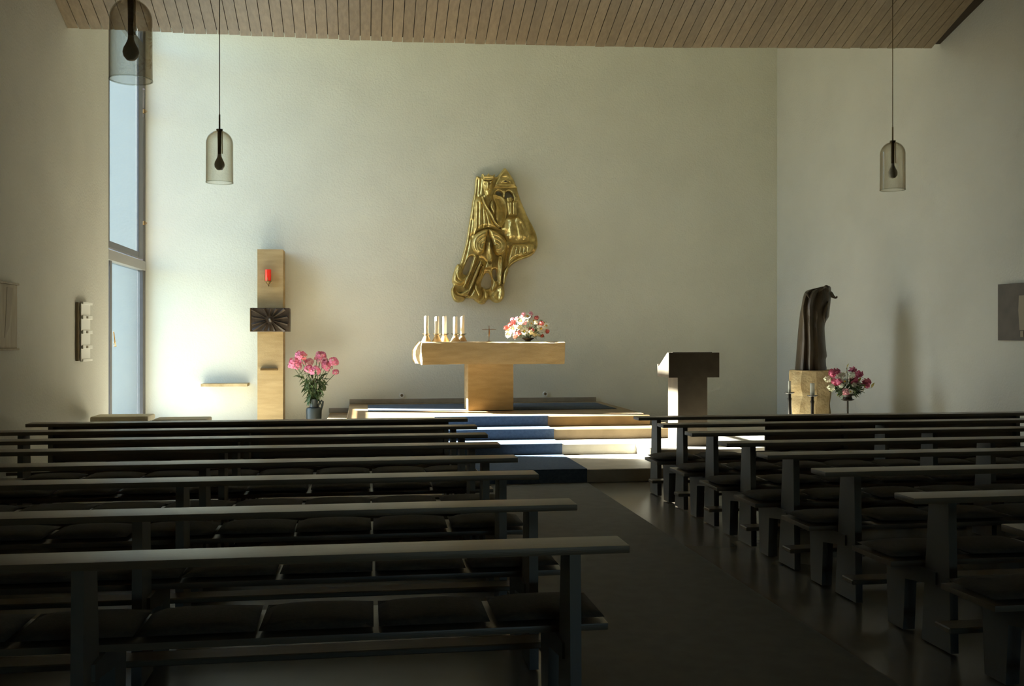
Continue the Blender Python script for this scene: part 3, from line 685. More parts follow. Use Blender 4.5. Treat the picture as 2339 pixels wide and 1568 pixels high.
HOL = [[(583, 350), (605, 333), (630, 340), (642, 365), (638, 392), (600, 372)], [(672, 398), (680, 355), (708, 336), (735, 352), (750, 395), (715, 408)],
       [(335, 980), (358, 985), (355, 1040), (310, 1130), (285, 1165), (252, 1145), (272, 1080), (310, 1000)],
       [(500, 1145), (530, 1180), (540, 1240), (530, 1290), (480, 1305), (440, 1285), (437, 1240), (460, 1180)], [(560, 1115), (585, 1120), (590, 1180), (580, 1225), (558, 1200), (548, 1140)]]
bg_gr = [([(400, 220), (392, 380)], 14, .03), ([(435, 220), (420, 360)], 10, .02), ([(610, 420), (640, 520), (620, 640)], 52, .055), ([(830, 420), (900, 620), (935, 800)], 26, .035), ([(340, 620), (300, 900), (255, 1050)], 12, .02),
         ([(345, 800), (400, 735), (500, 700), (600, 730), (690, 820)], 16, .03), ([(430, 1100), (330, 1330)], 16, .03), ([(690, 900), (650, 1060), (650, 1200)], 18, .03), ([(745, 1010), (860, 960), (950, 930)], 10, .02), ([(430, 1000), (540, 1120), (440, 1140)], 20, .02), ([(470, 1300), (530, 1340)], 24, .03)]
puff('relief_plate', OUT, rel, .0, .085, .045, 16, HOL, bg_gr, grid=10)
def part(nm, pts, top, dome, wd, gr=(), grid=8, sm=4, base=.03): return puff(nm, pts, rel, base, top, dome, wd, (), gr, grid, sm)
part('crown', [(437, 168), (450, 160), (462, 182), (483, 186), (503, 155), (520, 186), (540, 182), (567, 163), (560, 205), (545, 226), (500, 232), (458, 222)], .14, .02, 10, [([(455, 205), (555, 205)], 5, .015)], sm=1)
part('face', [(452, 226), (500, 232), (548, 224), (546, 290), (532, 350), (505, 392), (482, 388), (464, 340), (450, 280)], .155, .06, 34, [([(488, 245), (490, 310)], 9, -.03), ([(470, 258), (472, 268)], 8, .03), ([(512, 256), (514, 268)], 8, .03), ([(475, 325), (508, 325)], 5, .02)], 6)
part('neck', [(455, 370), (530, 370), (545, 420), (525, 470), (505, 492), (470, 440)], .105, .03, 20)
part('pediment', [(640, 140), (672, 104), (700, 142), (745, 215), (790, 300), (670, 302), (556, 300), (575, 250), (605, 195)], .135, .03, 14, [([(565, 284), (780, 284)], 5, .018), ([(625, 255), (668, 262), (710, 250)], 6, .02), ([(640, 200), (690, 196)], 6, .012)], sm=1)
part('eye', [(635, 240), (655, 225), (685, 224), (705, 240), (685, 256), (655, 258)], .155, .02, 8, [], 5, base=.11)
puts = puff('eye_pupil', [(652, 240), (668, 231), (690, 238), (684, 248), (662, 250)], rel, .13, .162, .012, 6, grid=4, m=bronze_dark)
part('column', [(648, 325), (672, 325), (668, 402), (650, 398)], .115, .03, 12, sm=1)
part('left_cloak', [(430, 395), (470, 470), (530, 560), (560, 640), (605, 695), (640, 722), (560, 712), (480, 698), (400, 728), (357, 762), (363, 600), (372, 430)], .15, .06, 45, [([(440, 470), (450, 690)], 9, .022), ([(405, 450), (400, 700)], 9, .025), ([(470, 540), (500, 680)], 8, .018), ([(385, 450), (378, 700)], 7, -.015)])
part('cloak_fold', [(428, 398), (448, 395), (480, 470), (540, 560), (575, 640), (625, 690), (600, 700), (555, 650), (510, 570), (455, 480)], .19, .05, 14, grid=6, base=.09)
part('hollow_fold', [(545, 365), (620, 382), (675, 420), (692, 490), (684, 600), (652, 682), (625, 690), (590, 640), (568, 570), (578, 500), (565, 440)], .115, .02, 10, [([(600, 410), (640, 520), (625, 630)], 34, .07)])
part('hand', [(545, 430), (560, 480), (568, 545), (550, 578), (530, 540), (510, 495), (525, 450)], .19, .07, 20, grid=5)
part('church_model', [(685, 405), (728, 400), (732, 434), (752, 434), (755, 400), (790, 400), (792, 440), (777, 470), (780, 570), (700, 575), (688, 480)], .185, .02, 8, [([(735, 440), (738, 570)], 6, .03), ([(690, 448), (785, 446)], 5, .02), ([(708, 460), (708, 560)], 5, .012)], sm=1)
part('sleeve', [(690, 600), (745, 588), (790, 585), (835, 620), (882, 700), (916, 790), (895, 835), (800, 848), (705, 832), (660, 760), (632, 712), (655, 655)], .18, .09, 75, [([(792, 605), (850, 680), (903, 782)], 16, -.035), ([(700, 640), (690, 760)], 18, .02), ([(760, 640), (790, 800)], 20, .03), ([(820, 660), (850, 800)], 16, .02)])
part('lower_drape', [(748, 862), (850, 858), (918, 850), (962, 885), (905, 960), (800, 985), (738, 1030), (700, 1075), (700, 980)], .14, .05, 30, [([(760, 960), (775, 900)], 6, .015), ([(800, 955), (812, 900)], 6, .015), ([(840, 950), (848, 900)], 6, .015), ([(878, 940), (884, 895)], 6, .015), ([(770, 990), (900, 955)], 6, -.02)])
LG = [([(470, 780), (385, 830), (375, 900), (420, 945)], 6, .010), ([(470, 810), (410, 850), (400, 895), (440, 925)], 6, .010), ([(460, 850), (430, 870), (430, 895)], 6, .010)]
part('left_lobe', [(500, 716), (430, 730), (365, 778), (335, 850), (350, 922), (400, 972), (452, 950), (472, 900), (484, 830), (492, 780)], .185, .07, 32, LG, 7)
RG = [([(545, 785), (640, 830), (655, 900), (600, 950)], 6, .010), ([(550, 820), (615, 850), (625, 900), (585, 925)], 6, .010), ([(560, 860), (595, 875), (590, 905)], 6, .010)]
part('right_lobe', [(508, 714), (590, 740), (650, 790), (686, 860), (675, 932), (610, 976), (562, 950), (545, 890), (533, 820), (512, 770)], .185, .07, 32, RG, 7)
part('centre_leaf', [(505, 835), (530, 890), (548, 980), (543, 1030), (515, 1042), (490, 1000), (478, 920)], .215, .09, 26, [([(505, 850), (515, 1020)], 5, -.02)], 6)
part('small_block', [(490, 1040), (515, 1066), (542, 1062), (540, 1100), (470, 1100), (475, 1075)], .165, .02, 8, sm=1, grid=6)
part('left_shin', [(358, 985), (388, 1000), (335, 1140), (285, 1262), (250, 1292), (268, 1210), (312, 1130)], .145, .06, 16, grid=6)
part('robe_strip', [(420, 1035), (437, 1045), (382, 1200), (322, 1330), (292, 1386), (278, 1372), (308, 1300), (360, 1170)], .17, .07, 12, grid=5)
part('robe_strip', [(400, 1050), (418, 1040), (350, 1180), (300, 1290), (285, 1280)], .13, .05, 12, grid=5)
part('robe_strip', [(445, 1060), (470, 1110), (430, 1220), (400, 1290), (370, 1240), (410, 1150)], .125, .05, 22, [([(450, 1090), (395, 1250)], 7, .02)], grid=6)
part('robe_strip', [(595, 985), (640, 985), (642, 1100), (632, 1250), (602, 1260), (592, 1110)], .155, .06, 18, [([(618, 1000), (616, 1240)], 5, .015)], grid=6)
part('robe_strip', [(695, 1085), (702, 1130), (682, 1200), (664, 1262), (642, 1255), (648, 1160), (668, 1110)], .165, .07, 16, grid=6)
part('hooked_fold', [(180, 1090), (205, 1062), (247, 1110), (228, 1170), (247, 1200), (302, 1165), (288, 1230), (240, 1272), (190, 1268), (150, 1230), (157, 1160)], .15, .06, 26, [([(190, 1120), (190, 1200), (240, 1230), (280, 1200)], 7, .018)], 6)
part('hooked_fold', [(150, 1285), (172, 1275), (162, 1320), (190, 1365), (240, 1378), (275, 1395), (255, 1432), (200, 1440), (155, 1410), (136, 1350)], .13, .05, 14, grid=6)
part('hooked_fold', [(180, 1310), (195, 1335), (230, 1350), (300, 1308), (322, 1322), (296, 1380), (250, 1385), (195, 1362)], .17, .07, 18, grid=6)
part('foot', [(375, 1245), (415, 1310), (442, 1372), (400, 1406), (330, 1400), (308, 1382), (345, 1310)], .165, .07, 30, [([(360, 1300), (395, 1370)], 6, .02)], 6)
part('foot', [(440, 1290), (475, 1320), (507, 1352), (497, 1402), (462, 1450), (400, 1440), (445, 1372)], .135, .05, 24, [([(455, 1330), (470, 1400)], 6, .02)], 6)
part('foot', [(600, 1290), (638, 1275), (664, 1330), (655, 1400), (612, 1438), (560, 1430), (524, 1386), (560, 1340)], .17, .08, 34, [([(600, 1330), (590, 1400)], 22, .035), ([(545, 1385), (600, 1425), (645, 1390)], 7, -.015)], 6)
part('ankle', [(548, 1200), (575, 1230), (600, 1262), (570, 1310), (545, 1330), (530, 1300), (545, 1250)], .12, .05, 18, grid=6)

# ------------------------------------------------------------------ ambo
BY = 11.95
x0, x1 = Xat(1548, BY), Xat(1616, BY); bx0, bx1 = Xat(1527.5, BY - .05), Xat(1643, BY - .05)
am = thing('ambo', 'stone reading desk with dark block top and sunlit left side', 'lectern', ((x0 + x1) / 2, BY + .2, Z2))
obj('stem', bx(x0, x1, BY, BY + .40, Z2 + .001, Zat(1580, 863, BY) + .005, .004), ambo_stone, am)
zt, zb = Zat(1585, 806, BY - .05), Zat(1585, 863, BY - .05); zm = Zat(1510, 836, BY + .40)
y0, y1 = BY - .05, BY + .43
bm = bmesh.new(); add_prism(bm, [(bx0, y0, zb), (bx0, y1, zb), (bx0, y1, zm + .02), (bx0, y1 - .03, zm + .02), (bx0, y1 - .045, zm - .01), (bx0, y0 + .06, zt), (bx0, y0, zt)], (bx1 - bx0, 0, 0))
obj('desk_block', bm, ambo_stone, am)
bm = bx(bx0 + .05, bx1 - .09, y0 + .008, y0 + .05, zt, zt + .008, .002); obj('book_ledge', bm, iron, am)

# ------------------------------------------------------------------ statue and its pedestal
TY_ = 12.80
def spx(cx, cy): return 1790 + cx / 5.057, 640 + cy / 5.057
PT = Zat(1850, 847, TY_)
prof = [(847, 1803, 1898, 1840), (858, 1802.5, 1900, 1838), (880, 1804, 1902, 1836), (905, 1807, 1899, 1840), (925, 1808, 1896, 1836), (945, 1810, 1896.5, 1834), (1000, 1815, 1893, 1836)]
bm = bmesh.new(); rings = []
for i, (py, xl, xr, xm) in enumerate(prof):
    z = Zat(1850, py, TY_) if i < 6 else Z2 + .012
    a, b, m_ = xl, xr, xm - 8
    ring = [(a, TY_ + .25), (a + 1, TY_ + .12), (m_, TY_ - .02), ((m_ + b) / 2, TY_ - .06), (b - 3, TY_ - .03), (b, TY_ + .12), (b - 1, TY_ + .42), ((a + b) / 2, TY_ + .46), (a + 4, TY_ + .42)]
    rings.append([bm.verts.new((Xat(x, y) + .012 * noise.noise(Vector((x * .05, k, i * 2.0))), y, z)) for k, (x, y) in enumerate(ring)])
n = 9
for a, b in zip(rings[:-1], rings[1:]):
    for k in range(n): bm.faces.new((a[k], a[(k + 1) % n], b[(k + 1) % n], b[k]))
bm.faces.new(rings[0]); bm.faces.new(rings[-1][::-1])
bmesh.ops.recalc_face_normals(bm, faces=bm.faces)
bmesh.ops.subdivide_edges(bm, edges=bm.edges, cuts=2, use_grid_fill=True)
for v in bm.verts:
    if v.co.z < PT - .02 and v.co.z > Z2 + .05: v.co += .014 * Vector(noise.noise_vector(v.co * 6))
tag(obj('statue_pedestal', bm, rough_stone), 'rough tapering sandstone block carrying the dark statue', 'pedestal')
ST = [(58, 470, 530, 500, .10), (66, 430, 541, 470, .16), (80, 375, 546, 420, .22), (100, 300, 548, 340, .26), (118, 255, 549, 300, .29), (150, 236, 550, 270, .32), (215, 218, 546, 246, .35), (300, 205, 537, 228, .37), (370, 190, 529, 226, .38), (420, 185, 523, 230, .38), (450, 181, 505, 232, .38), (500, 176, 479, 235, .38), (560, 170, 473, 237, .38), (700, 158, 482, 240, .40), (800, 151, 490, 236, .41), (885, 145, 500, 232, .42), (920, 142, 488, 230, .42), (1000, 136, 492, 226, .43), (1038, 133, 497, 224, .43)]
bm = bmesh.new(); rings = []
yc = TY_ + .22
for i, (cy, xl, xr, xm, dp) in enumerate(ST):
    z = Zat(1850, spx(0, cy)[1], TY_) if i < len(ST) - 1 else PT
    a, b, m_ = [spx(q, 0)[0] for q in (xl, xr, xm)]
    h = dp / 2; L = b - a; mf = m_ - a
    fold = .012 * math.sin(i * .8)
    ring = [(a, yc + h * .5), (a + .3, yc + h * .1), (m_ - mf * .35, yc - h * .62), (m_, yc - h * .8), (m_ + L * .10, yc - h * .72), (m_ + L * .22, yc - h * 1.0 + fold), (m_ + L * .36, yc - h * .86), (m_ + L * .48, yc - h * 1.02 - fold), (b - L * .12, yc - h * .8), (b - L * .02, yc - h * .35), (b, yc + h * .1), (b - L * .04, yc + h * .6), (b - L * .25, yc + h), (a + L * .3, yc + h), (a + L * .08, yc + h * .85)]
    rings.append([bm.verts.new((Xat(x, y), y, z)) for x, y in ring])
n = len(rings[0])
for a, b in zip(rings[:-1], rings[1:]):
    for k in range(n): bm.faces.new((a[k], a[(k + 1) % n], b[(k + 1) % n], b[k]))
bm.faces.new(rings[0]); bm.faces.new(rings[-1][::-1])
bmesh.ops.recalc_face_normals(bm, faces=bm.faces)
statue = thing('statue', 'dark bronze statue of a stooping hooded figure on the rough stone pedestal', 'statue', (Xat(1850, TY_), TY_ + .2, PT))
bmesh.ops.subdivide_edges(bm, edges=bm.edges, cuts=1, use_grid_fill=True, smooth=0.3)
obj('robe', bm, bronze_statue, statue, True)
def sp(cx, cy, Y): a_, b_ = spx(cx, cy); return P(a_, b_, Y)
bm = bmesh.new(); hp = [(500, 148), (530, 160), (552, 172), (570, 190), (590, 204), (603, 206), (612, 200), (614, 188)]
add_tube(bm, [sp(a_, b_, yc - .03) for a_, b_ in hp], [.03, .045, .036, .024, .016, .014, .014, .011], 10)
obj('raised_hand', bm, bronze_statue, statue, True)
bm = bmesh.new(); bmesh.ops.create_icosphere(bm, subdivisions=3, radius=1.0)
fc = sp(492, 108, yc - .09)
for v in bm.verts:
    q = v.co.copy(); v.co = fc + Vector((q.x * .045, q.y * .05, q.z * .06))
    if q.y < -.5 and abs(q.x) < .25 and -.2 < q.z < .3: v.co.y -= .015
obj('face', bm, bronze_statue, statue, True)
bm = bmesh.new(); add_tube(bm, [sp(255, 140, yc - .13), sp(280, 175, yc - .17), sp(300, 215, yc - .19)], [.008, .016, .006], 8); obj('hood_fold', bm, bronze_statue, statue, True)
bm = bmesh.new(); add_tube(bm, [sp(505, 250, yc - .17), sp(485, 340, yc - .19), sp(470, 420, yc - .19), sp(478, 490, yc - .16)], [.012, .024, .024, .008], 8); obj('robe_fold', bm, bronze_statue, statue, True)
bm = bmesh.new(); add_tube(bm, [sp(300, 420, yc - .185), sp(310, 700, yc - .19), sp(305, 1030, yc - .21)], [.006, .018, .012], 8); obj('robe_fold', bm, bronze_statue, statue, True)

# iron candle stands and the flower stand
def stand(px, py, Y, label, plate_r, candle=None):
    X = Xat(px, Y); zp = Zat(px, py, Y); zf = Z2 + .01
    t = thing('candle_stand' if candle else 'flower_stand', label, 'candle stand' if candle else 'stand', (X, Y, zf))
    bm = bmesh.new(); add_lathe(bm, [(0, 0), (.11, 0), (.105, .012), (.02, .022), (0, .022)], (X, Y, zf), 20); obj('base', bm, iron, t, True)
    bm = bmesh.new(); add_lathe(bm, [(0, .02), (.022, .02), (.016, .1), (.020, zp - zf - .1), (.026, zp - zf - .07), (.018, zp - zf - .05), (.020, zp - zf), (0, zp - zf)] if candle else [(0, .02), (.013, .02), (.012, zp - zf), (0, zp - zf)], (X, Y, zf), 12); obj('shaft', bm, iron, t, True)
    bm = bmesh.new(); add_lathe(bm, [(0, -.012), (plate_r * .6, -.008), (plate_r, .006), (plate_r, .010), (plate_r * .6, .0), (0, .0)], (X, Y, zp), 24); obj('plate', bm, iron, t, True)
    if candle:
        zt_ = Zat(px, candle[0], Y)
        bm = bmesh.new(); add_lathe(bm, [(0, 0), (candle[1], 0), (candle[1], zt_ - zp - .006), (candle[1] * .85, zt_ - zp), (0, zt_ - zp - .008)], (X, Y, zp + .001), 18)
        c = tag(obj('candle', bm, wax, None, True), candle[2], 'candle')
        bm = bmesh.new(); add_tube(bm, [(X, Y, zt_ - .01), (X + .002, Y, zt_ + .012)], .0018, 5); obj('wick', bm, iron, c)
    return X, zp
stand(1803.5, 898.5, 12.15, 'black iron floor candle stand left of the statue pedestal', .063, (871, .0185, 'slim white candle on the left iron stand beside the statue pedestal'))
stand(1855.5, 905, 11.95, 'black iron floor candle stand in front of the statue pedestal', .068, (876, .029, 'short thick white candle on the iron stand in front of the statue pedestal'))
FY2 = 12.35
X2, zp2 = stand(1936, 914.5, FY2, 'thin black iron stand with a round plate carrying the bowl of flowers', .085)
bm = bmesh.new(); add_lathe(bm, [(0, .001), (.055, .001), (.062, .02), (.052, .045), (.066, .075), (.060, .075), (.045, .045), (0, .03)], (X2, FY2, zp2), 24)
tag(obj('flower_bowl', bm, iron, None, True), 'small black glossy bowl on the iron stand right of the statue', 'bowl')
a2 = thing('mixed_arrangement', 'bouquet of pink carnations, white blooms and greenery on the stand right of the statue', 'flowers', (X2, FY2, zp2 + .05))
def fpx(cx, cy): return 1870 + cx / 11.2, 820 + cy / 11.2
I2 = [('k', 370, 360, 1.15), ('k', 470, 350, 1.0), ('c', 225, 525, 1.25), ('c', 320, 740, 1.35), ('k', 440, 590, 1.1), ('k', 520, 600, .9), ('w', 500, 470, 1.3), ('w', 620, 420, .9), ('d', 670, 590, 1.25), ('w', 840, 410, 1.1), ('k', 865, 310, 1.1), ('k', 1040, 400, 1.05), ('k', 905, 555, 1.35), ('w', 980, 660, 1.3), ('w', 900, 680, .9), ('k', 1215, 610, 1.2), ('k', 1240, 690, .7), ('c', 1185, 680, .6), ('p', 680, 845, 1.4), ('k', 740, 850, .75), ('d', 815, 845, .85), ('w', 580, 680, .8), ('y', 730, 230, 1), ('y', 720, 280, .8), ('y', 1360, 740, 1.2), ('y', 1150, 830, 1.1), ('y', 1100, 880, 1), ('y', 1020, 580, 1), ('y', 700, 400, .9), ('y', 540, 990, .8), ('y', 470, 960, .7), ('y', 1190, 750, 1)]
for kind, cx, cy, s0 in I2:
    px, py = fpx(cx, cy); w_ = P(px, py, FY2 + rnd.uniform(-.1, .08)); root = Vector((X2 + rnd.uniform(-.02, .02), FY2, zp2 + .05))
    stem(a2, root, w_, .02, .002)
    d = (w_ - root).normalized() * .6 + Vector((-.4, -1, .2))
    if kind == 'd':
        o = put('daisy', ME['daisy'], a2, w_, d, s0 * 1.05, 1.0); c = bpy.data.objects.new('flower_centre', ME['centre']); COL.objects.link(c); c.parent = o
    elif kind == 'y': put('leaf', ME['leafy'], a2, w_, (rnd.uniform(-.5, .5), -.3, 1), s0, 1.3)
    else: put('flower', ME[{'k': 'pomk', 'w': 'pomw', 'c': 'pomc', 'p': 'pomp'}[kind]], a2, w_, d, s0 * (1.28 if kind in 'k' else 1.35), rnd.uniform(0, 6))
for i in range(120):
    a = rnd.uniform(-1, 1); hgt = rnd.uniform(-.03, .16) * (1 - .5 * abs(a)); q = Vector((X2 + a * .16, FY2 + rnd.uniform(-.08, .1), zp2 + .10 + hgt))
    put('leaf', ME['leafd'] if i % 5 else ME['leafp'], a2, q, (a * 1.2, rnd.uniform(-.7, .3), rnd.uniform(-.5, .6)), rnd.uniform(.7, 1.15), rnd.uniform(-1, 1))

# ------------------------------------------------------------------ things on the side walls
Yp0, Yp1 = 9.45, 10.11
sta = thing('station_picture', 'pale tan relief panel on the left wall at the edge of the view', 'picture', (XL, (Yp0 + Yp1) / 2, Zat(30, 796, 10.1)))
z0, z1 = Zat(30, 796, 10.1), Zat(30, 652, 10.1)
obj('panel', bx(XL + .001, XL + .03, Yp0, Yp1, z0, z1, .003), picture_tan, sta)
for nm, (a, b, c, d) in (('panel_edge', (Yp0, Yp1 + .015, z1, z1 + .018)), ('panel_edge', (Yp0, Yp1 + .015, z0 - .018, z0))): obj(nm, bx(XL + .001, XL + .045, a, b, c, d, .002), picture_tan, sta)
bm = bmesh.new(); add_prism(bm, [(XL + .03, Yp1 - .28, z1 - .03), (XL + .03, Yp1 - .12, z1 - .03), (XL + .03, Yp1 - .22, z0 + .2), (XL + .03, Yp1 - .34, z0 + .1)], (.002, 0, 0)); obj('raised_figure', bm, picture_pale, sta)
ya, yb = 12.18, 12.62
zz0, zz1 = Zat(187, 826, 12.4), Zat(187, 690.5, 12.4)
hb = thing('hymn_board', 'narrow white four-part hymn board on the left wall near the window', 'board', (XL, 12.4, zz0))
obj('backing', bx(XL + .001, XL + .035, ya - .02, yb - .02, zz0 + .01, zz1 - .01, .002), socket_m, hb)
hh = (zz1 - zz0) / 4
for k in range(4):
    obj('number_plate', bx(XL + .036, XL + .055, ya + .02, yb - .03, zz0 + k * hh + .012, zz0 + (k + 1) * hh - .022, .003), white_card, hb)
for k in range(5):
    zc = zz0 + k * hh; lo_, hi_ = (zc - .028, zc + .018) if 0 < k < 4 else ((zc, zc + .03) if k == 0 else (zc - .03, zc))
    obj('slot_rail', bx(XL + .030, XL + .066, ya + .06, yb + .03, lo_, hi_, .003), white_card, hb)
    if 0 < k < 4: obj('clip', bx(XL + .066, XL + .074, ya + .20, ya + .25, zc - .018, zc + .008), picture_tan, hb)
# right wall picture
Yr0, Yr1 = 10.02, 10.92
def wr(Y, off): return XR(Y) - off
zr0, zr1 = Zat(2291, 778, 10.9), Zat(2288, 650, 10.9)
sr = thing('station_picture', 'dark relief panel with a pale standing figure on the right wall', 'picture', (XR(10.5), 10.5, zr0))
def wall_panel(name, Ya, Yb, za, zb, t0, t1, m, parent):
    bm = bmesh.new(); add_prism(bm, [(wr(Ya, t0), Ya, za), (wr(Yb, t0), Yb, za), (wr(Yb, t1), Yb, za), (wr(Ya, t1), Ya, za)], (0, 0, zb - za)); return obj(name, bm, m, parent)
wall_panel('panel', Yr0, Yr1, zr0, zr1, .001, .04, picture_dark, sr)
bm = bmesh.new(); yf = 10.52; hgt = zr1 - zr0
add_prism(bm, [(wr(Y, .04), Y, z) for Y, z in ((yf - .05, zr0 + .12), (yf + .03, zr0 + .12), (yf + .05, zr0 + .35), (yf + .04, zr0 + hgt * .78), (yf - .05, zr0 + hgt * .78), (yf - .07, zr0 + .35))], (-.012, 0, 0)); obj('raised_figure', bm, picture_pale, sr)
bm = bmesh.new(); add_prism(bm, [(wr(Y, .04), Y, z) for Y, z in ((yf - .03, zr0 + .04), (yf + .02, zr0 + .04), (yf + .02, zr0 + .11), (yf - .03, zr0 + .11))], (-.010, 0, 0)); obj('raised_mark', bm, picture_pale, sr)

# padded stools left of the steps
for (pa, pb, py, Y, lb) in ((205, 338, 952, 12.35, 'low pale padded stool under the window, nearer the left wall'), (345, 472, 959, 11.75, 'low pale padded stool right of the one under the window')):
    xa, xb = Xat(pa, Y), Xat(pb, Y); zt = Zat((pa + pb) / 2, py, Y)
    t = thing('stool', lb, 'stool', ((xa + xb) / 2, Y + .2, Z1 + .001))
    bm = bx(xa, xb, Y, Y + .42, zt - .07, zt, .03, 4); obj('seat_pad', bm, stool_m, t, True)
    for dx in (xa + .04, xb - .08):
        for dy in (Y + .03, Y + .35): obj('leg', bx(dx, dx + .04, dy, dy + .04, Z1 + .001, zt - .065), pew_wood, t)

# ------------------------------------------------------------------ pendant lamps
def pendant(px, Y_, zrim, label, glassm, r=.125, H=.49):
    X = Xat(px, Y_)
    t = thing('pendant_lamp', label, 'lamp', (X, Y_, zrim), 'glass pendant lamps')
    pr = [(r, 0), (r * .992, .1), (r * .985, H - r * .98)] + [(r * .985 * math.cos(a), H - r * .98 + r * .98 * math.sin(a)) for a in [R(q) for q in range(10, 90, 10)]] + [(.012, H)]
    pin = [(max(a - .004, .008), b - (.004 if b > H * .8 else 0)) for a, b in pr[::-1]]
    bm = bmesh.new(); add_lathe(bm, pr + pin, (X, Y_, zrim), 40, close=True); obj('glass_shade', bm, glassm, t, True)
    bm = bmesh.new(); add_lathe(bm, [(r + .002, -.003), (r + .002, .004), (r - .005, .004), (r - .005, -.003)], (X, Y_, zrim), 40, close=True); obj('shade_rim', bm, clear_glass, t, True)
    bm = bmesh.new(); add_lathe(bm, [(0, H - .225), (.017, H - .225), (.019, H - .01), (.03, H + .002), (.03, H + .012), (0, H + .014)], (X, Y_, zrim), 16); obj('socket_tube', bm, socket_m, t, True)
    bm = bmesh.new(); add_tube(bm, [(X + .026, Y_ - .012, zrim + H - .005), (X + .026, Y_ - .012, zrim + H - .22)], .004, 6); obj('brass_rod', bm, brass, t)
    bm = bmesh.new(); add_lathe(bm, [(0, H - .375), (.025, H - .368), (.043, H - .345), (.048, H - .322), (.042, H - .295), (.028, H - .268), (.019, H - .245), (.017, H - .222), (0, H - .22)], (X, Y_, zrim), 20); obj('bulb', bm, bulb_m, t, True)
    bm = bmesh.new(); add_tube(bm, [(X, Y_, zrim + H + .01), (X, Y_, zrim + H + .15)], .0075, 8); obj('ferrule', bm, brass_dk, t)
    bm = bmesh.new(); add_tube(bm, [(X, Y_, zrim + H + .14), (X, Y_, ceil_z(X, Y_) + .004)], .0042, 6); obj('cord', bm, brass_dk, t)
pendant(299, 6.30, 3.205, 'large smoked glass pendant lamp nearest the viewer at top left', lamp_glass_marked)
pendant(501.5, 9.66, 3.10, 'smoked glass pendant lamp hanging before the back wall left of centre', lamp_glass)
pendant(2039, 9.47, 3.15, 'smoked glass pendant lamp hanging on the right before the right wall', lamp_glass)

# ------------------------------------------------------------------ pews
def end_board(X, th, yr, full):
    """side board of a pew; yr is the near edge of the rail"""
    bm = bmesh.new()
    pts = [(yr + .02, .79), (yr + .20, .79), (yr + .27, .0105), (yr + .0, .0105)]
    add_prism(bm, [(X, a, b) for a, b in pts], (th, 0, 0)); return bm
def make_pew(xa, xb, yr, kind, label, seat=True, panel=False):
    t = thing('pew' if seat else 'front_prayer_desk', label, 'pew' if seat else 'prayer desk', ((xa + xb) / 2, yr, 0), kind)
    obj('book_rail', bx(xa, xb, yr, yr + .20, .788, .82, .006, 2), pew_wood, t, True)
    xs = [xa + .20, (xa + xb) / 2, xb - .24] if True else []
    for X in xs:
        obj('end_board' if X != xs[1] else 'support_board', end_board(X, .045, yr, seat), pew_side, t)
    if panel is not False:
        obj('front_panel', bx(xs[0] + .045 if panel is None else panel, xs[-1], yr + .08, yr + .10, .06, .788), pew_wood, t)
    if seat:
        obj('seat', bx(xa + .02, xb - .02, yr + .27, yr + .70, .405, .435, .006, 2), pew_wood, t, True)
        for X in xs: 
            bm = bmesh.new(); add_prism(bm, [(X - .01, a, b) for a, b in ((yr + .12, .404), (yr + .66, .404), (yr + .62, .33), (yr + .60, .0105), (yr + .44, .0105), (yr + .42, .30), (yr + .12, .34))], (.07, 0, 0))
            obj('seat_support', bm, pew_side, t)
    obj('kneeler', bx(xa + .1, xb - .1, yr - .15, yr - .012, .16, .19, .006), pew_wood, t)
    return t
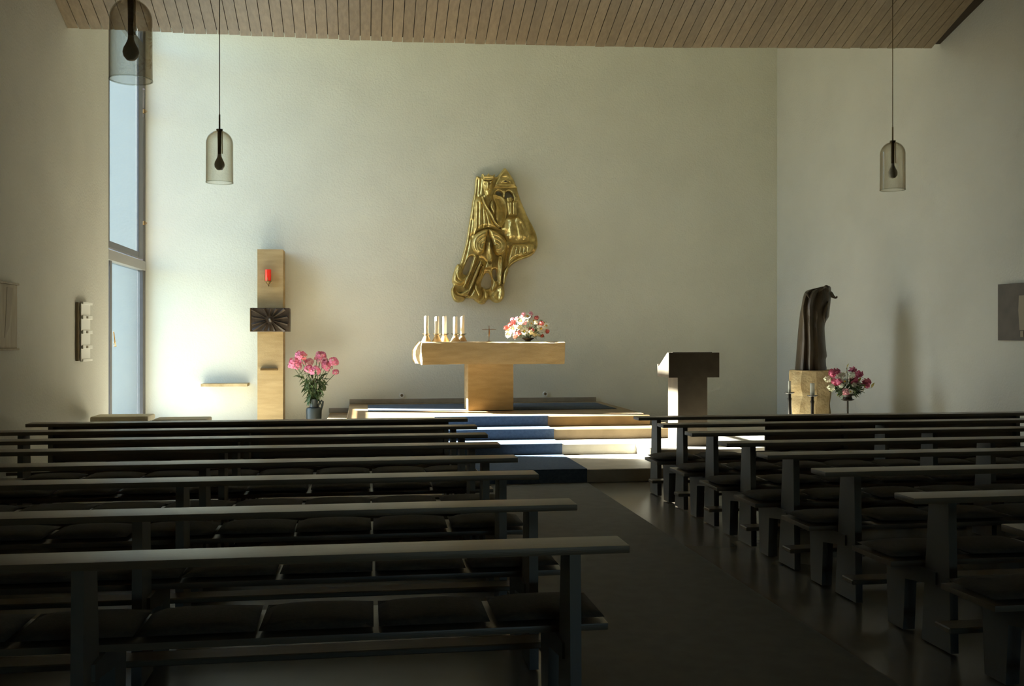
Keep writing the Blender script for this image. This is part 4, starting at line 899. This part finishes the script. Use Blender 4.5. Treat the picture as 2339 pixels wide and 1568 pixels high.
def cushion_mesh(wd):
    bm = bmesh.new(); nx, ny = 8, 6; g_ = {}
    for s_ in (1, -1):
        for i in range(nx + 1):
            for j in range(ny + 1):
                u, v = i / nx * 2 - 1, j / ny * 2 - 1; edge = (1 - abs(u) ** 3) * (1 - abs(v) ** 3)
                if edge < 1e-6 and s_ == -1: g_[(i, j, -1)] = g_[(i, j, 1)]; continue
                g_[(i, j, s_)] = bm.verts.new((u * wd / 2, v * .2, .022 + (.032 if s_ > 0 else -.022) * edge ** .5))
        for i in range(nx):
            for j in range(ny):
                f = [g_[(i, j, s_)], g_[(i + 1, j, s_)], g_[(i + 1, j + 1, s_)], g_[(i, j + 1, s_)]]
                bm.faces.new(f if s_ > 0 else f[::-1])
    return mesh_from('seat_cushion', bm, cushion_m, True)
CUSH = cushion_mesh(.462)
ordn2 = ['nearest', 'second from', 'third from', 'fourth from', 'fifth from', 'sixth from', 'seventh from', 'eighth from', 'ninth from', 'tenth from']
ordn = ['first', 'second', 'third', 'fourth', 'fifth', 'sixth', 'seventh', 'eighth', 'ninth']
LYs = [10.05, 9.20, 8.40, 7.62, 6.74, 5.92, 4.83, 3.85]
RYs = [9.93, 9.08, 8.25, 7.42, 6.63, 5.75, 4.75, 3.85]
def block(Ys, xa, xb, side):
    for k, yr in enumerate(Ys):
        if k == 0:
            make_pew(xa, xb, yr, None, f'dark wooden prayer desk in front of the first pew, {side} block', seat=False, panel=(None if side == 'left' else 4.2))  # right desk's panel is added to hide the sunlit dais behind it
            continue
        make_pew(xa, xb, yr, f'pews of the {side} block', f'dark wooden pew with cushioned seat, {ordn[k - 1]} pew from the altar in the {side} block')
        n = int((xb - xa - .06) / .48); o0 = (xa + .03) if side == 'right' else (xb - .03 - n * .48)
        for c in range(n):
            o = bpy.data.objects.new('seat_cushion', CUSH); COL.objects.link(o); o.location = (o0 + .24 + c * .48 + rnd.uniform(-.008, .008), yr + .485, .4355); o.rotation_euler = (0, 0, rnd.uniform(-.015, .015) + (math.pi if rnd.random() < .5 else 0))
            ka = (n - 1 - c) if side == 'left' else c
            tag(o, f'flat dark cushion, {ordn2[ka]} the aisle, on the {ordn[k - 1]} pew of the {side} block', 'cushion', f'cushions on the {ordn[k - 1]} {side} pew')
block(LYs, XL + .12, 1.05, 'left')
block(RYs, 2.80, 7.30, 'right')
